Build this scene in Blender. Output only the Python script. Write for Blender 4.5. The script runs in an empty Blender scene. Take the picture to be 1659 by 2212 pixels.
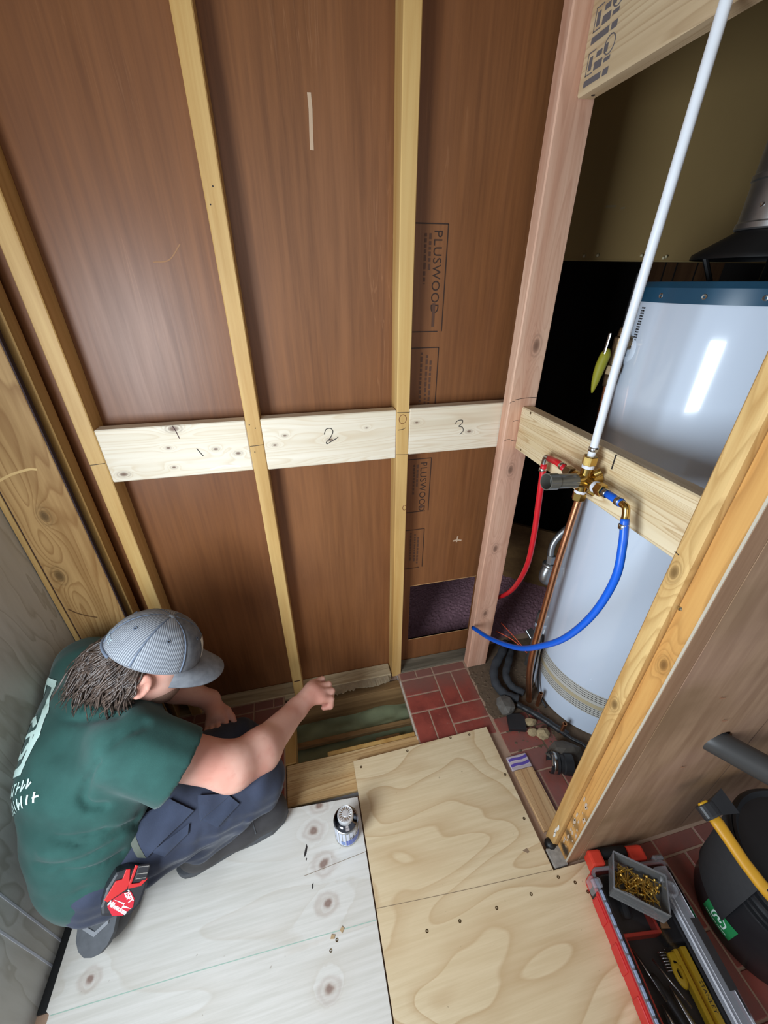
import bpy, bmesh, math, random
import numpy as np
from mathutils import Vector, Matrix
from mathutils.bvhtree import BVHTree
random.seed(7)
D = bpy.data
SC = bpy.context.scene
COL = SC.collection
R = math.radians

# ------------------------------------------------------------------ camera
cam = D.objects.new('camera', D.cameras.new('camera'))
COL.objects.link(cam)
cam.data.sensor_fit = 'VERTICAL'
cam.data.sensor_height = 36.0
cam.data.lens = 850.0 / 2212.0 * 36.0
cam.data.clip_start = 0.02
cam.location = (0, 0, 1.45)
cam.rotation_euler = (R(90 - 30.225), 0, R(-13.1))
SC.camera = cam

# ------------------------------------------------------------------ light
SC.view_settings.view_transform = 'Standard'
SC.view_settings.look = 'None'
SC.view_settings.exposure = 0.0
SC.view_settings.gamma = 1.0
SC.view_settings.use_curve_mapping = False
w = D.worlds.new('sky'); SC.world = w; w.use_nodes = True
bg = w.node_tree.nodes['Background']
bg.inputs[0].default_value = (0.80, 0.88, 1.0, 1)
bg.inputs[1].default_value = 0.30
def area_light(name, loc, target, sx, sy, power, col):
    l = D.lights.new(name, 'AREA'); l.shape = 'RECTANGLE'; l.size = sx; l.size_y = sy
    l.energy = power; l.color = col
    o = D.objects.new(name, l); COL.objects.link(o); o.location = loc
    d = Vector(target) - Vector(loc)
    o.rotation_euler = d.to_track_quat('-Z', 'Y').to_euler()
    return o
area_light('window_light', (-.745, -.06, 1.10), (0.1, 0.45, 0.90), 0.46, 0.74, 29, (0.80, 0.905, 1.0))
area_light('fill_light', (.25, -2.4, 1.6), (0.2, 0.6, 0.6), 1.5, 1.6, 15, (1.0, 0.95, 0.88))  # unseen fill lamp, added behind the camera to lift the dark walls

# ------------------------------------------------------------------ helpers
WO = {}
def link(o, parent=None, base=(0, 0, 0)):
    COL.objects.link(o)
    b = Vector(base); WO[o.name] = b
    if parent is not None:
        o.parent = parent; o.location = b - WO[parent.name]
    else:
        o.location = b
    return o
def tag(o, label=None, cat=None, group=None, kind=None):
    if label: o['label'] = label
    if cat: o['category'] = cat
    if group: o['group'] = group
    if kind: o['kind'] = kind
    return o
def empty(name, base, label=None, cat=None, group=None):
    o = D.objects.new(name, None); o.empty_display_size = 0.03
    link(o, None, base); return tag(o, label, cat, group)
def mk(name, vf, mat, parent=None, base=None, smooth=False, mats=None, fm=None):
    """link one mesh object; vf = (verts, faces) in world coordinates"""
    V, F = vf
    V = np.asarray(V, float)
    if base is None:
        base = tuple(WO[parent.name]) if parent is not None else (0, 0, 0)
    me = D.meshes.new(name)
    me.from_pydata((V - np.array(base)).tolist(), [], [list(map(int, f)) for f in F])
    me.materials.append(mat)
    if mats:
        for m_ in mats: me.materials.append(m_)
        me.polygons.foreach_set('material_index', np.array(fm, dtype=np.int32))
    if smooth: me.polygons.foreach_set('use_smooth', np.ones(len(me.polygons), dtype=bool))
    me.update()
    return link(D.objects.new(name, me), parent, base)
def autosmooth(o, ang=35):
    me = o.data
    bm = bmesh.new(); bm.from_mesh(me)
    for f in bm.faces: f.smooth = True
    for e in bm.edges:
        e.smooth = len(e.link_faces) == 2 and e.calc_face_angle(0) < R(ang)
    bm.to_mesh(me); bm.free(); return o
def join(*vfs):
    V = []; F = []; n = 0
    for v, f in vfs:
        V.extend([tuple(p) for p in v]); F.extend([[i + n for i in q] for q in f]); n += len(v)
    return V, F
def box(x0, x1, y0, y1, z0, z1, bev=0.0, seg=1):
    bm = bmesh.new()
    bmesh.ops.create_cube(bm, size=1)
    for v in bm.verts:
        v.co = Vector((x0 + (v.co.x + .5) * (x1 - x0), y0 + (v.co.y + .5) * (y1 - y0), z0 + (v.co.z + .5) * (z1 - z0)))
    if bev: bmesh.ops.bevel(bm, geom=bm.edges[:], offset=bev, segments=seg, affect='EDGES', profile=.6)
    return bmout(bm)
def bmout(bm):
    bm.verts.index_update()
    r = [tuple(v.co) for v in bm.verts], [[v.index for v in f.verts] for f in bm.faces]
    bm.free(); return r
def xf(vf, M):
    return [tuple(M @ Vector(p)) for p in vf[0]], vf[1]
def frame(o, x, z):
    """matrix with origin o, local x along x, local z close to z"""
    x = Vector(x).normalized(); z = Vector(z); z = (z - x * z.dot(x)).normalized(); y = z.cross(x)
    return Matrix(((x.x, y.x, z.x, o[0]), (x.y, y.y, z.y, o[1]), (x.z, y.z, z.z, o[2]), (0, 0, 0, 1)))
def prism(poly, z0, z1, bev=0.0):
    """polygon in the xy plane extruded from z0 to z1"""
    bm = bmesh.new()
    vs = [bm.verts.new((p[0], p[1], z0)) for p in poly]
    f = bm.faces.new(vs)
    r = bmesh.ops.extrude_face_region(bm, geom=[f])
    for v in r['geom']:
        if isinstance(v, bmesh.types.BMVert): v.co.z = z1
    bmesh.ops.recalc_face_normals(bm, faces=bm.faces[:])
    if bev: bmesh.ops.bevel(bm, geom=bm.edges[:], offset=bev, segments=2, affect='EDGES', profile=.6)
    return bmout(bm)
def lathe(prof, n=32, o=(0, 0, 0), axis=(0, 0, 1), x=None, a0=0, a1=2 * math.pi):
    """prof: list of (r, h); revolve about axis through o"""
    ax = Vector(axis).normalized()
    xx = Vector(x) if x else (Vector((1, 0, 0)) if abs(ax.x) < .9 else Vector((0, 1, 0)))
    xx = (xx - ax * xx.dot(ax)).normalized(); yy = ax.cross(xx)
    full = abs(a1 - a0 - 2 * math.pi) < 1e-6
    m = n if full else n + 1
    V = []; F = []
    for r, h in prof:
        for i in range(m):
            a = a0 + (a1 - a0) * i / n
            V.append(tuple(Vector(o) + ax * h + (xx * math.cos(a) + yy * math.sin(a)) * r))
    for j in range(len(prof) - 1):
        for i in range(n):
            k = (i + 1) % m
            F.append([j * m + i, j * m + k, (j + 1) * m + k, (j + 1) * m + i])
    return V, F
def cyl(p, q, r, n=20, r2=None, bev=0.0):
    p = Vector(p); q = Vector(q); L = (q - p).length; r2 = r if r2 is None else r2
    b = min(bev, L / 3, r / 2)
    prof = [(0, 0), (r - b, 0), (r, b), (r2, L - b), (r2 - b, L), (0, L)] if b else [(0, 0), (r, 0), (r2, L), (0, L)]
    return lathe(prof, n, p, q - p)
def catmull(pts, k=8, closed=False):
    P = [Vector(p) for p in pts]; out = []
    n = len(P)
    for i in range(n if closed else n - 1):
        a = P[(i - 1) % n] if (closed or i) else P[0] * 2 - P[1]
        b = P[i]; c = P[(i + 1) % n]
        d = P[(i + 2) % n] if (closed or i + 2 < n) else P[-1] * 2 - P[-2]
        for j in range(k):
            t = j / k
            out.append(.5 * ((2 * b) + (c - a) * t + (2 * a - 5 * b + 4 * c - d) * t * t + (3 * b - a - 3 * c + d) * t ** 3))
    if not closed: out.append(P[-1])
    return out
def tube(pts, r, n=12, cap=True, closed=False):
    """sweep a circle along points; r number or list"""
    P = [Vector(p) for p in pts]; m = len(P)
    rr = r if isinstance(r, (list, tuple)) else [r] * m
    V = []; F = []
    t0 = (P[1] - P[0]).normalized()
    u = t0.orthogonal().normalized()
    for i in range(m):
        if closed: t = (P[(i + 1) % m] - P[i - 1]).normalized()
        else: t = (P[min(i + 1, m - 1)] - P[max(i - 1, 0)]).normalized()
        u = (u - t * u.dot(t)).normalized(); v = t.cross(u)
        for j in range(n):
            a = 2 * math.pi * j / n
            V.append(tuple(P[i] + (u * math.cos(a) + v * math.sin(a)) * rr[i]))
    for i in range(m if closed else m - 1):
        k = (i + 1) % m
        for j in range(n):
            F.append([i * n + j, i * n + (j + 1) % n, k * n + (j + 1) % n, k * n + j])
    if cap and not closed:
        F.append(list(range(n))[::-1]); F.append([(m - 1) * n + j for j in range(n)])
    return V, F
def textmesh(s, size, M, extrude=0.0002, spacing=1.0, align='CENTER', bold=0.0):
    c = D.curves.new('text', 'FONT'); c.body = s; c.size = size; c.extrude = extrude; c.resolution_u = 3
    c.align_x = align; c.align_y = 'CENTER'; c.space_character = spacing; c.offset = bold
    o = D.objects.new('text', c)
    me = D.meshes.new_from_object(o)
    V = [tuple(M @ v.co) for v in me.vertices]; F = [list(p.vertices) for p in me.polygons]
    D.objects.remove(o); D.meshes.remove(me); D.curves.remove(c)
    return V, F
def strip(pts, wid, nrm, h=0.0004):
    """thin flat ribbon (a drawn line) lying on a surface with normal nrm"""
    P = [Vector(p) for p in pts]; n = Vector(nrm).normalized(); V = []; F = []
    for i, p in enumerate(P):
        t = (P[min(i + 1, len(P) - 1)] - P[max(i - 1, 0)]).normalized()
        s = t.cross(n).normalized() * (wid / 2)
        V += [tuple(p - s + n * h), tuple(p + s + n * h)]
    for i in range(len(P) - 1): F.append([2 * i, 2 * i + 1, 2 * i + 3, 2 * i + 2])
    return V, F
# ---- signed distance modelling (one continuous skin)
def smin(a, b, k):
    h = np.clip(.5 + .5 * (b - a) / k, 0, 1)
    return b * (1 - h) + a * h - k * h * (1 - h)
def s_cone(P, a, b, ra, rb):
    a = np.array(a, float); ab = np.array(b, float) - a
    t = np.clip(((P - a) @ ab) / (ab @ ab), 0, 1)
    return np.linalg.norm(P - a - t[..., None] * ab, axis=-1) - (ra + (rb - ra) * t)
def s_ell(P, c, r, f=None, l=None, u=None):
    q = P - np.array(c, float)
    if f is not None: q = np.stack([q @ np.array(f), q @ np.array(l), q @ np.array(u)], -1)
    r = np.array(r, float)
    k0 = np.linalg.norm(q / r, axis=-1); k1 = np.linalg.norm(q / r ** 2, axis=-1)
    return k0 * (k0 - 1) / np.maximum(k1, 1e-6)
def s_line(P, pts):
    d = None
    for a, b in zip(pts[:-1], pts[1:]):
        e = s_cone(P, a, b, 0, 0); d = e if d is None else np.minimum(d, e)
    return d
def sdf_mesh(fn, lo, hi, h):
    lo = np.array(lo, float); hi = np.array(hi, float)
    n = np.ceil((hi - lo) / h).astype(int) + 1
    ax = [lo[i] + h * np.arange(n[i]) for i in range(3)]
    G = np.empty(tuple(n), np.float64)
    YZ = np.stack(np.meshgrid(ax[1], ax[2], indexing='ij'), -1)
    for i0 in range(0, n[0], 24):
        i1 = min(n[0], i0 + 24)
        P = np.empty((i1 - i0, n[1], n[2], 3)); P[..., 1:] = YZ; P[..., 0] = ax[0][i0:i1, None, None]
        G[i0:i1] = fn(P)
    ins = G < 0
    c = tuple(n - 1)
    acc = np.zeros(c + (3,)); cnt = np.zeros(c)
    def sl(A, o): return A[o[0]:o[0] + c[0], o[1]:o[1] + c[1], o[2]:o[2] + c[2]]
    cor = [(i, j, k) for i in (0, 1) for j in (0, 1) for k in (0, 1)]
    for a in cor:
        for d in range(3):
            if a[d]: continue
            b = list(a); b[d] = 1
            A = sl(G, a); B = sl(G, b); m = (A < 0) != (B < 0)
            t = np.where(m, A / np.where(m, A - B, 1), 0)
            for e in range(3): acc[..., e] += np.where(m, a[e] + (t if e == d else 0), 0)
            cnt += m
    act = cnt > 0
    idx = np.full(c, -1, np.int64); idx[act] = np.arange(act.sum())
    ijk = np.argwhere(act)
    V = lo + h * (ijk + acc[act] / cnt[act][:, None])
    F = []
    for d in range(3):
        o = [0, 0, 0]; o[d] = 1
        A = ins[:n[0] - o[0], :n[1] - o[1], :n[2] - o[2]]; B = ins[o[0]:, o[1]:, o[2]:]
        E = np.argwhere(A != B)
        e1, e2 = (d + 1) % 3, (d + 2) % 3
        ok = (E[:, e1] > 0) & (E[:, e2] > 0) & (E[:, e1] < n[e1] - 1) & (E[:, e2] < n[e2] - 1)
        E = E[ok]; s = A[tuple(E.T)]
        q = []
        for da, db in ((0, 0), (1, 0), (1, 1), (0, 1)):
            I = E.copy(); I[:, e1] -= da; I[:, e2] -= db; q.append(idx[tuple(I.T)])
        q = np.stack(q, 1)
        q = np.where(s[:, None], q, q[:, ::-1])
        F.append(q)
    return V, np.concatenate(F)
def bvh_of(vf):
    return BVHTree.FromPolygons([Vector(v) for v in vf[0]], [list(map(int, f)) for f in vf[1]])
def drape(bvh, M, polys, off=0.002, thick=0.0, res=0.006):
    """lay flat outlines (metres, in the plane of M) on a surface along -z of M; returns a thin skin hugging it"""
    N = -(M.to_3x3() @ Vector((0, 0, 1)))
    allv = []; allf = []
    for poly in polys:
        bm = bmesh.new()
        vs = [bm.verts.new((p[0], p[1], 0)) for p in poly]
        f = bm.faces.new(vs)
        bmesh.ops.triangulate(bm, faces=[f])
        for _ in range(6):
            long_ = [e for e in bm.edges if e.calc_length() > res]
            if not long_: break
            bmesh.ops.subdivide_edges(bm, edges=long_, cuts=1)
            bmesh.ops.triangulate(bm, faces=[f for f in bm.faces if len(f.verts) > 3])
        ok = True; bad = []
        for v in bm.verts:
            p = M @ v.co
            hit = bvh.ray_cast(p, N)
            if hit[0] is None: bad.append(v)
            else: v.co = hit[0] - N * off
        if bad: bmesh.ops.delete(bm, geom=bad, context='VERTS')
        if thick:
            ed = bmesh.ops.extrude_face_region(bm, geom=bm.faces[:])
            for v in ed['geom']:
                if isinstance(v, bmesh.types.BMVert): v.co = v.co - N * thick
        bmesh.ops.recalc_face_normals(bm, faces=bm.faces[:])
        V, F = bmout(bm); k = len(allv)
        allv += V; allf += [[i + k for i in q] for q in F]
    return allv, allf

# ------------------------------------------------------------------ materials
class NB:
    def __init__(s, name):
        s.m = D.materials.new(name); s.m.use_nodes = True
        s.t = s.m.node_tree; s.b = s.t.nodes['Principled BSDF']
        s.pos = s.t.nodes.new('ShaderNodeNewGeometry').outputs['Position']
    def set(s, sock, v):
        if hasattr(v, 'node'): s.t.links.new(v, sock)
        elif isinstance(v, (tuple, list)):
            if len(v) == 3 and len(sock.default_value) == 4: v = (*v, 1)
            sock.default_value = v
        else: sock.default_value = v
    def math(s, op, a, b=0.0, c=0.0):
        n = s.t.nodes.new('ShaderNodeMath'); n.operation = op
        s.set(n.inputs[0], a); s.set(n.inputs[1], b); s.set(n.inputs[2], c); return n.outputs[0]
    def vmath(s, op, a, b=(0, 0, 0)):
        n = s.t.nodes.new('ShaderNodeVectorMath'); n.operation = op
        s.set(n.inputs[0], a); s.set(n.inputs[1], b)
        return n.outputs['Value'] if op in ('DISTANCE', 'LENGTH', 'DOT_PRODUCT') else n.outputs[0]
    def noise(s, vec, scale=5, detail=3, rough=.5, dist=0):
        n = s.t.nodes.new('ShaderNodeTexNoise'); s.set(n.inputs['Vector'], vec)
        n.inputs['Scale'].default_value = scale; n.inputs['Detail'].default_value = detail
        n.inputs['Roughness'].default_value = rough; n.inputs['Distortion'].default_value = dist
        return n.outputs[0]
    def vor(s, vec, scale=5, feat='F1', out='Distance'):
        n = s.t.nodes.new('ShaderNodeTexVoronoi'); s.set(n.inputs['Vector'], vec); n.feature = feat
        n.inputs['Scale'].default_value = scale; return n.outputs[out]
    def map(s, sc=(1, 1, 1), loc=(0, 0, 0), rot=(0, 0, 0), vec=None):
        n = s.t.nodes.new('ShaderNodeMapping'); s.set(n.inputs[0], s.pos if vec is None else vec)
        n.inputs['Scale'].default_value = sc; n.inputs['Location'].default_value = loc; n.inputs['Rotation'].default_value = rot
        return n.outputs[0]
    def ramp(s, f, stops, interp='LINEAR'):
        n = s.t.nodes.new('ShaderNodeValToRGB'); s.set(n.inputs[0], f); r = n.color_ramp; r.interpolation = interp
        while len(r.elements) < len(stops): r.elements.new(.5)
        for e, (p, c) in zip(r.elements, stops):
            e.position = p; e.color = (*(c if isinstance(c, (tuple, list)) else (c, c, c)), 1)
        return n.outputs[0]
    def mix(s, f, a, b, mode='MIX'):
        n = s.t.nodes.new('ShaderNodeMix'); n.data_type = 'RGBA'; n.blend_type = mode
        s.set(n.inputs[0], f); s.set(n.inputs[6], a); s.set(n.inputs[7], b); return n.outputs[2]
    def sep(s, v=None):
        n = s.t.nodes.new('ShaderNodeSeparateXYZ'); s.set(n.inputs[0], s.pos if v is None else v); return n.outputs
    def sstep(s, v, a, b):
        n = s.t.nodes.new('ShaderNodeMapRange'); n.interpolation_type = 'SMOOTHSTEP'
        s.set(n.inputs[0], v); n.inputs[1].default_value = a; n.inputs[2].default_value = b; return n.outputs[0]
    def out(s, col, rough=.6, bump=None, bs=.3, bd=.002, **kw):
        s.set(s.b.inputs['Base Color'], col); s.set(s.b.inputs['Roughness'], rough)
        if bump is not None:
            n = s.t.nodes.new('ShaderNodeBump'); n.inputs['Strength'].default_value = bs; n.inputs['Distance'].default_value = bd
            s.set(n.inputs['Height'], bump); s.t.links.new(n.outputs[0], s.b.inputs['Normal'])
        for k, v in kw.items(): s.set(s.b.inputs[k.replace('_', ' ')], v)
        return s.m
def plain(name, col, rough=.5, var=.08, scale=30, bump=.0, **kw):
    b = NB(name); n = b.noise(b.pos, scale, 4)
    c = b.mix(b.math('MULTIPLY', n, 1.0), tuple(x * (1 - var) for x in col), tuple(min(1, x * (1 + var)) for x in col))
    return b.out(c, rough, n if bump else None, bump, .002, **kw)
def wood(name, light, dark, axis='z', across=34, rings=0.0, ringsc=(5, .5), rough=.6, knots=(), bump=.12, stain=None, ringcol=None, off=0.0, streak=1.0, along=1.3, knotcol=None, spec=.3):
    """grain along axis (world space); knots: (x, y, z, radius)"""
    b = NB(name)
    ia = 'xyz'.index(axis)
    sc = [across] * 3; sc[ia] = along
    p = b.pos
    warp = None
    if knots:
        kn = None
        for (x, y, z, r) in knots:
            s_ = [1, 1, 1]; s_[ia] = .55
            d = b.vmath('LENGTH', b.vmath('MULTIPLY', b.vmath('SUBTRACT', p, (x, y, z)), tuple(s_)))
            d = b.math('DIVIDE', d, r)
            kn = d if kn is None else b.math('MINIMUM', kn, d)
        warp = b.math('POWER', 2.718, b.math('MULTIPLY', kn, -.75))
    vec = b.map(tuple(sc), (off, off * 1.7, off * .6))
    if warp is not None:
        vec = b.vmath('ADD', vec, b.vmath('SCALE', (1, 1, 1)))if False else vec
    n1 = b.noise(vec, 1, 6, .6, .15)
    f = b.sstep(n1, .3, .72)
    col = b.mix(b.math('MULTIPLY', f, streak), light, dark)
    hb = n1
    if rings:
        s2 = [ringsc[0]] * 3; s2[ia] = ringsc[1]
        v2 = b.map(tuple(s2), (off * 2.3, off, off * 3))
        n2 = b.noise(v2, 1, 2.0, .45, .3)
        t = b.math('MULTIPLY', n2, 24 if rings < 1 else 30 * rings)
        if warp is not None: t = b.math('ADD', t, b.math('MULTIPLY', warp, 7))
        t = b.math('FRACT', t)
        rg = b.ramp(t, [(0, 0), (.55, .15), (.88, 1), (1, 0)])
        rc = ringcol or tuple(x * .6 for x in dark)
        col = b.mix(b.math('MULTIPLY', rg, min(.75, .55 * min(rings, 1.3))), col, rc)
    big = b.noise(b.map((1.6, 1.6, 1.6), (off, 3, off)), 1, 3)
    col = b.mix(.35, col, b.mix(b.sstep(big, .3, .7), (.36, .36, .36), (.66, .64, .6)), 'OVERLAY')
    if knots:
        kc = knotcol or tuple(x * .32 for x in dark)
        core = b.sstep(kn, 1.0, .35)
        halo = b.math('MULTIPLY', b.sstep(kn, 2.1, 1.0), .45)
        wv = b.math('MULTIPLY_ADD', b.math('SINE', b.math('MULTIPLY', kn, 11)), .3, .5)
        col = b.mix(b.math('MULTIPLY', halo, wv), col, kc)
        col = b.mix(b.math('MULTIPLY', core, .8), col, kc)
    if stain is not None:
        for (x, y, z, r, c, a) in stain:
            d = b.vmath('DISTANCE', b.vmath('ADD', p, b.vmath('SCALE', p)) if False else p, (x, y, z))
            d = b.math('ADD', d, b.math('MULTIPLY', b.noise(p, 30, 4, .7), r * 1.2))
            m_ = b.math('MULTIPLY', b.sstep(d, r * 1.6, r * .8), a)
            col = b.mix(m_, col, c)
    return b.out(col, rough, hb, bump, .002, Specular_IOR_Level=spec)
def S(r, g, b):
    return tuple((x / 255 / 12.92) if x / 255 <= .04045 else ((x / 255 + .055) / 1.055) ** 2.4 for x in (r, g, b))
# ------------------------------------------------------------------ wood and surface materials
def lauan():
    b = NB('lauan_plywood')
    n1 = b.noise(b.map((70, 70, 3.2)), 1, 6, .6, .2)
    n2 = b.noise(b.map((9, 9, .55), (3, 1, 2)), 1, 5, .6, .6)
    n3 = b.noise(b.map((2.2, 2.2, 1.6), (7, 2, 1)), 1, 3)
    c = b.mix(b.sstep(n1, .2, .85), S(134, 86, 50), S(104, 64, 36))
    c = b.mix(b.math('MULTIPLY', b.sstep(n2, .4, .75), .30), c, S(160, 108, 70))
    c = b.mix(b.math('MULTIPLY', b.sstep(n3, .35, .75), .35), c, S(104, 62, 40))
    sc = b.noise(b.map((26, 26, 1.3), (11, 0, 4)), 1, 3, .5, 1.2)
    line = b.math('SUBTRACT', 1.0, b.sstep(b.math('ABSOLUTE', b.math('SUBTRACT', sc, .5)), .0, .012))
    gate = b.sstep(b.noise(b.map((5, 5, 2.0), (4, 8, 0)), 1, 2), .58, .72)
    c = b.mix(b.math('MULTIPLY', b.math('MULTIPLY', line, gate), .22), c, S(176, 126, 88))
    rgh = b.math('MULTIPLY_ADD', n1, .12, .34)
    return b.out(c, rgh, n1, .10, .0015, Specular_IOR_Level=.42)
M_LAUAN = lauan()
M_STUD = wood('pine_stud', S(208, 172, 112), S(182, 140, 80), 'z', 30, 0, rough=.48, bump=.08, spec=.4)
M_STUDR = wood('pine_stud_rough', S(214, 180, 122), S(176, 130, 72), 'z', 26, 1.0, (9, .5), rough=.6, bump=.2, ringcol=S(168, 128, 74), knots=[(.606, .40, .66, .009), (.606, .405, 1.02, .009)])
M_STUDB = wood('pine_stud_warm', S(208, 160, 94), S(182, 126, 66), 'z', 26, .7, (8, .5), rough=.55, bump=.12,
               knots=[(.623, .362, .83, .009)], stain=[(.623, .365, .10, .030, S(70, 58, 46), .85), (.623, .36, .03, .035, S(36, 34, 32), .95), (.623, .365, .17, .028, S(104, 80, 50), .7), (.623, .35, .24, .022, S(120, 96, 62), .6)])
M_PINK = wood('fir_stud_pink', S(222, 180, 155), S(196, 146, 120), 'z', 30, .55, (7, .35), rough=.6, bump=.1, ringcol=S(172, 122, 98),
              knots=[(.66, 1.04, .93, .010), (.675, 1.04, 1.02, .006), (.655, 1.04, .62, .010), (.66, 1.04, .30, .009), (.672, 1.04, 1.30, .012)])
def blockmat(n, off, knots):
    return wood(n, S(232, 222, 204), S(216, 202, 178), 'x', 30, .9, (11, .55), rough=.6, bump=.12, ringcol=S(206, 184, 152), knots=knots, off=off, knotcol=S(96, 62, 48))
M_B1 = blockmat('spruce_block_a', 0, [(-.33, 1.08, 1.075, 0.0037), (-.215, 1.08, 1.062, 0.0043), (-.16, 1.08, 1.045, 0.0050), (-.33, 1.08, 1.02, 0.0037), (-.455, 1.08, 1.012, 0.0068), (-.305, 1.08, 1.125, 0.0087)])
M_B2 = blockmat('spruce_block_b', 3.1, [(-.03, 1.08, 1.085, 0.0037), (-.06, 1.08, 1.06, 0.0037), (.095, 1.08, 1.063, 0.0050), (.20, 1.08, 1.09, 0.0025)])
M_B3 = blockmat('spruce_block_c', 6.4, [(.35, 1.08, 1.095, 0.0037), (.52, 1.08, 1.055, 0.0050)])
M_CB = wood('spruce_blocking', S(230, 212, 178), S(206, 180, 138), 'y', 30, 1.3, (13, .5), rough=.6, bump=.14, ringcol=S(176, 144, 102), off=1.3)
M_HB = wood('spruce_header', S(214, 192, 158), S(190, 164, 128), 'y', 24, 1.0, (8, .4), rough=.6, bump=.1, ringcol=S(168, 138, 104), off=5.3)
M_OAK = wood('old_oak_panel', S(184, 148, 98), S(146, 110, 66), 'z', 26, 1.0, (7, .55), rough=.5, bump=.12, ringcol=S(120, 78, 36), off=2.2, knots=[(-.69, 1.045, .74, .014), (-.655, 1.045, .93, .012)])
M_GREYPLY = None
def greyply():
    b = NB('weathered_plywood')
    v = b.map((3.0, 6.5, 1.6), (0, 0, 0))
    n = b.noise(v, 1, 3, .5, 1.0)
    t = b.math('FRACT', b.math('MULTIPLY', n, 8))
    c = b.mix(b.ramp(t, [(0, 0), (.7, .25), (.93, 1), (1, 0)]), S(206, 206, 202), S(176, 174, 166))
    n2 = b.noise(b.map((30, 30, 4)), 1, 5, .6)
    c = b.mix(b.math('MULTIPLY', b.sstep(n2, .4, .7), .4), c, S(166, 164, 156))
    n3 = b.noise(b.map((2.5, 2.5, 2.5)), 1, 2)
    c = b.mix(b.math('MULTIPLY', b.sstep(n3, .4, .65), .35), c, S(182, 174, 154))
    return b.out(c, .6, n2, .1, .002)
M_GREYPLY = greyply()
def ply(name, cols, knots, off, loops=9.0, sx=2.0, sy=8.0, amt=.6, lines=1.0):
    b = NB(name)
    p = b.pos
    kn = None
    for (x, y, r) in knots:
        d = b.math('DIVIDE', b.vmath('LENGTH', b.vmath('MULTIPLY', b.vmath('SUBTRACT', p, (x, y, 0)), (.8, 1, 0))), r)
        kn = d if kn is None else b.math('MINIMUM', kn, d)
    if kn is not None: kn = b.math('ADD', kn, b.math('MULTIPLY_ADD', b.noise(b.map((40, 40, 1)), 1, 3), .9, -.45))
    wp = b.vmath('ADD', p, b.vmath('SCALE', p) if False else (0, 0, 0))
    n = b.noise(b.map((sx, sy, 1), (off, off * 2, 0)), 1, 1.6, .4, .35)
    t = b.math('MULTIPLY', n, loops)
    if kn is not None: t = b.math('ADD', t, b.math('MULTIPLY', b.math('POWER', 2.718, b.math('MULTIPLY', kn, -.7)), 2.2))
    fr = b.math('FRACT', t)
    band = b.ramp(fr, [(0, 0), (.5, .12), (.86, .6), (.95, 1), (1, .0)])
    fine = b.noise(b.map((4, 90, 1), (off, 0, 0)), 1, 5, .65, .1)
    c = b.mix(b.sstep(fine, .3, .7), cols[0], cols[1])
    c = b.mix(b.math('MULTIPLY', band, amt), c, cols[2])
    bl = b.noise(b.map((1.7, 2.4, 1), (off * 3, 4, 0)), 1, 3)
    c = b.mix(b.math('MULTIPLY', b.sstep(bl, .42, .68), .35), c, cols[3])
    if kn is not None:
        rg = b.math('MULTIPLY_ADD', b.math('SINE', b.math('MULTIPLY', kn, 6)), .3, .5)
        c = b.mix(b.math('MULTIPLY', b.math('MULTIPLY', b.sstep(kn, 1.7, .7), rg), .75), c, S(150, 120, 104))
        c = b.mix(b.math('MULTIPLY', b.sstep(kn, .55, .2), .75), c, S(122, 92, 80))
    sp = b.noise(b.map((60, 60, 1)), 1, 2)
    c = b.mix(b.math('MULTIPLY', b.sstep(sp, .73, .78), .45), c, S(120, 96, 70))
    return b.out(c, .62, fine, .08, .0015)
M_PLYL = ply('pale_plywood', [S(216, 211, 203), S(201, 196, 186), S(180, 166, 146), S(220, 217, 211)],
             [(-.062, .651, .019), (-.085, .584, .020), (-.062, .498, .022), (-.062, .411, .019), (-.632, .407, .016), (-.072, .26, .017)], 1.7, 5, 1.6, 7, .30)
M_PLYR = ply('tan_plywood', [S(220, 200, 164), S(206, 184, 146), S(172, 134, 88), S(214, 186, 144)], [], 8.35, 9.0, 2.2, 4.6, .58)
def brick_mat():
    b = NB('red_brick_tile')
    n = b.noise(b.map((14, 14, 14)), 1, 5, .6)
    c = b.mix(b.sstep(n, .3, .7), S(152, 72, 60), S(122, 56, 48))
    n2 = b.noise(b.map((60, 60, 60)), 1, 4, .7)
    c = b.mix(b.math('MULTIPLY', b.sstep(n2, .6, .8), .4), c, S(176, 140, 122))
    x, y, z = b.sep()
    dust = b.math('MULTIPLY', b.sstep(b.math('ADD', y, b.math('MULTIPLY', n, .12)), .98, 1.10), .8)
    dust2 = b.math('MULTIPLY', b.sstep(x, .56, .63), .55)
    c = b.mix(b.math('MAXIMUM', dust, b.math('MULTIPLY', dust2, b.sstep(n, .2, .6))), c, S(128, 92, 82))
    return b.out(c, .42, n2, .15, .002, Specular_IOR_Level=.5)
M_BRICK = brick_mat()
M_GROUT = plain('grout', S(164, 134, 112), .8, .15, 60)
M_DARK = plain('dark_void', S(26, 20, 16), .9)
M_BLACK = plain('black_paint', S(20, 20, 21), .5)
M_GREYWOOD = wood('old_grey_wood', S(196, 178, 146), S(158, 138, 106), 'x', 30, .8, (9, .6), rough=.8, bump=.3, off=.7)
M_JOIST = wood('joist_top', S(214, 186, 140), S(178, 140, 92), 'x', 24, 1.2, (14, .5), rough=.7, bump=.25, ringcol=S(140, 102, 60), off=4.1)
M_BAY = wood('bay_board', S(150, 118, 78), S(112, 82, 50), 'x', 20, .5, rough=.8, bump=.1, off=9)
M_NAILER = wood('nailer', S(196, 158, 96), S(170, 128, 68), 'y', 20, .4, rough=.7, off=2)
M_SILL = wood('sill_board', S(206, 172, 128), S(180, 136, 92), 'y', 24, 1.1, (12, .5), rough=.65, ringcol=S(140, 98, 66), off=3.7)
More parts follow.
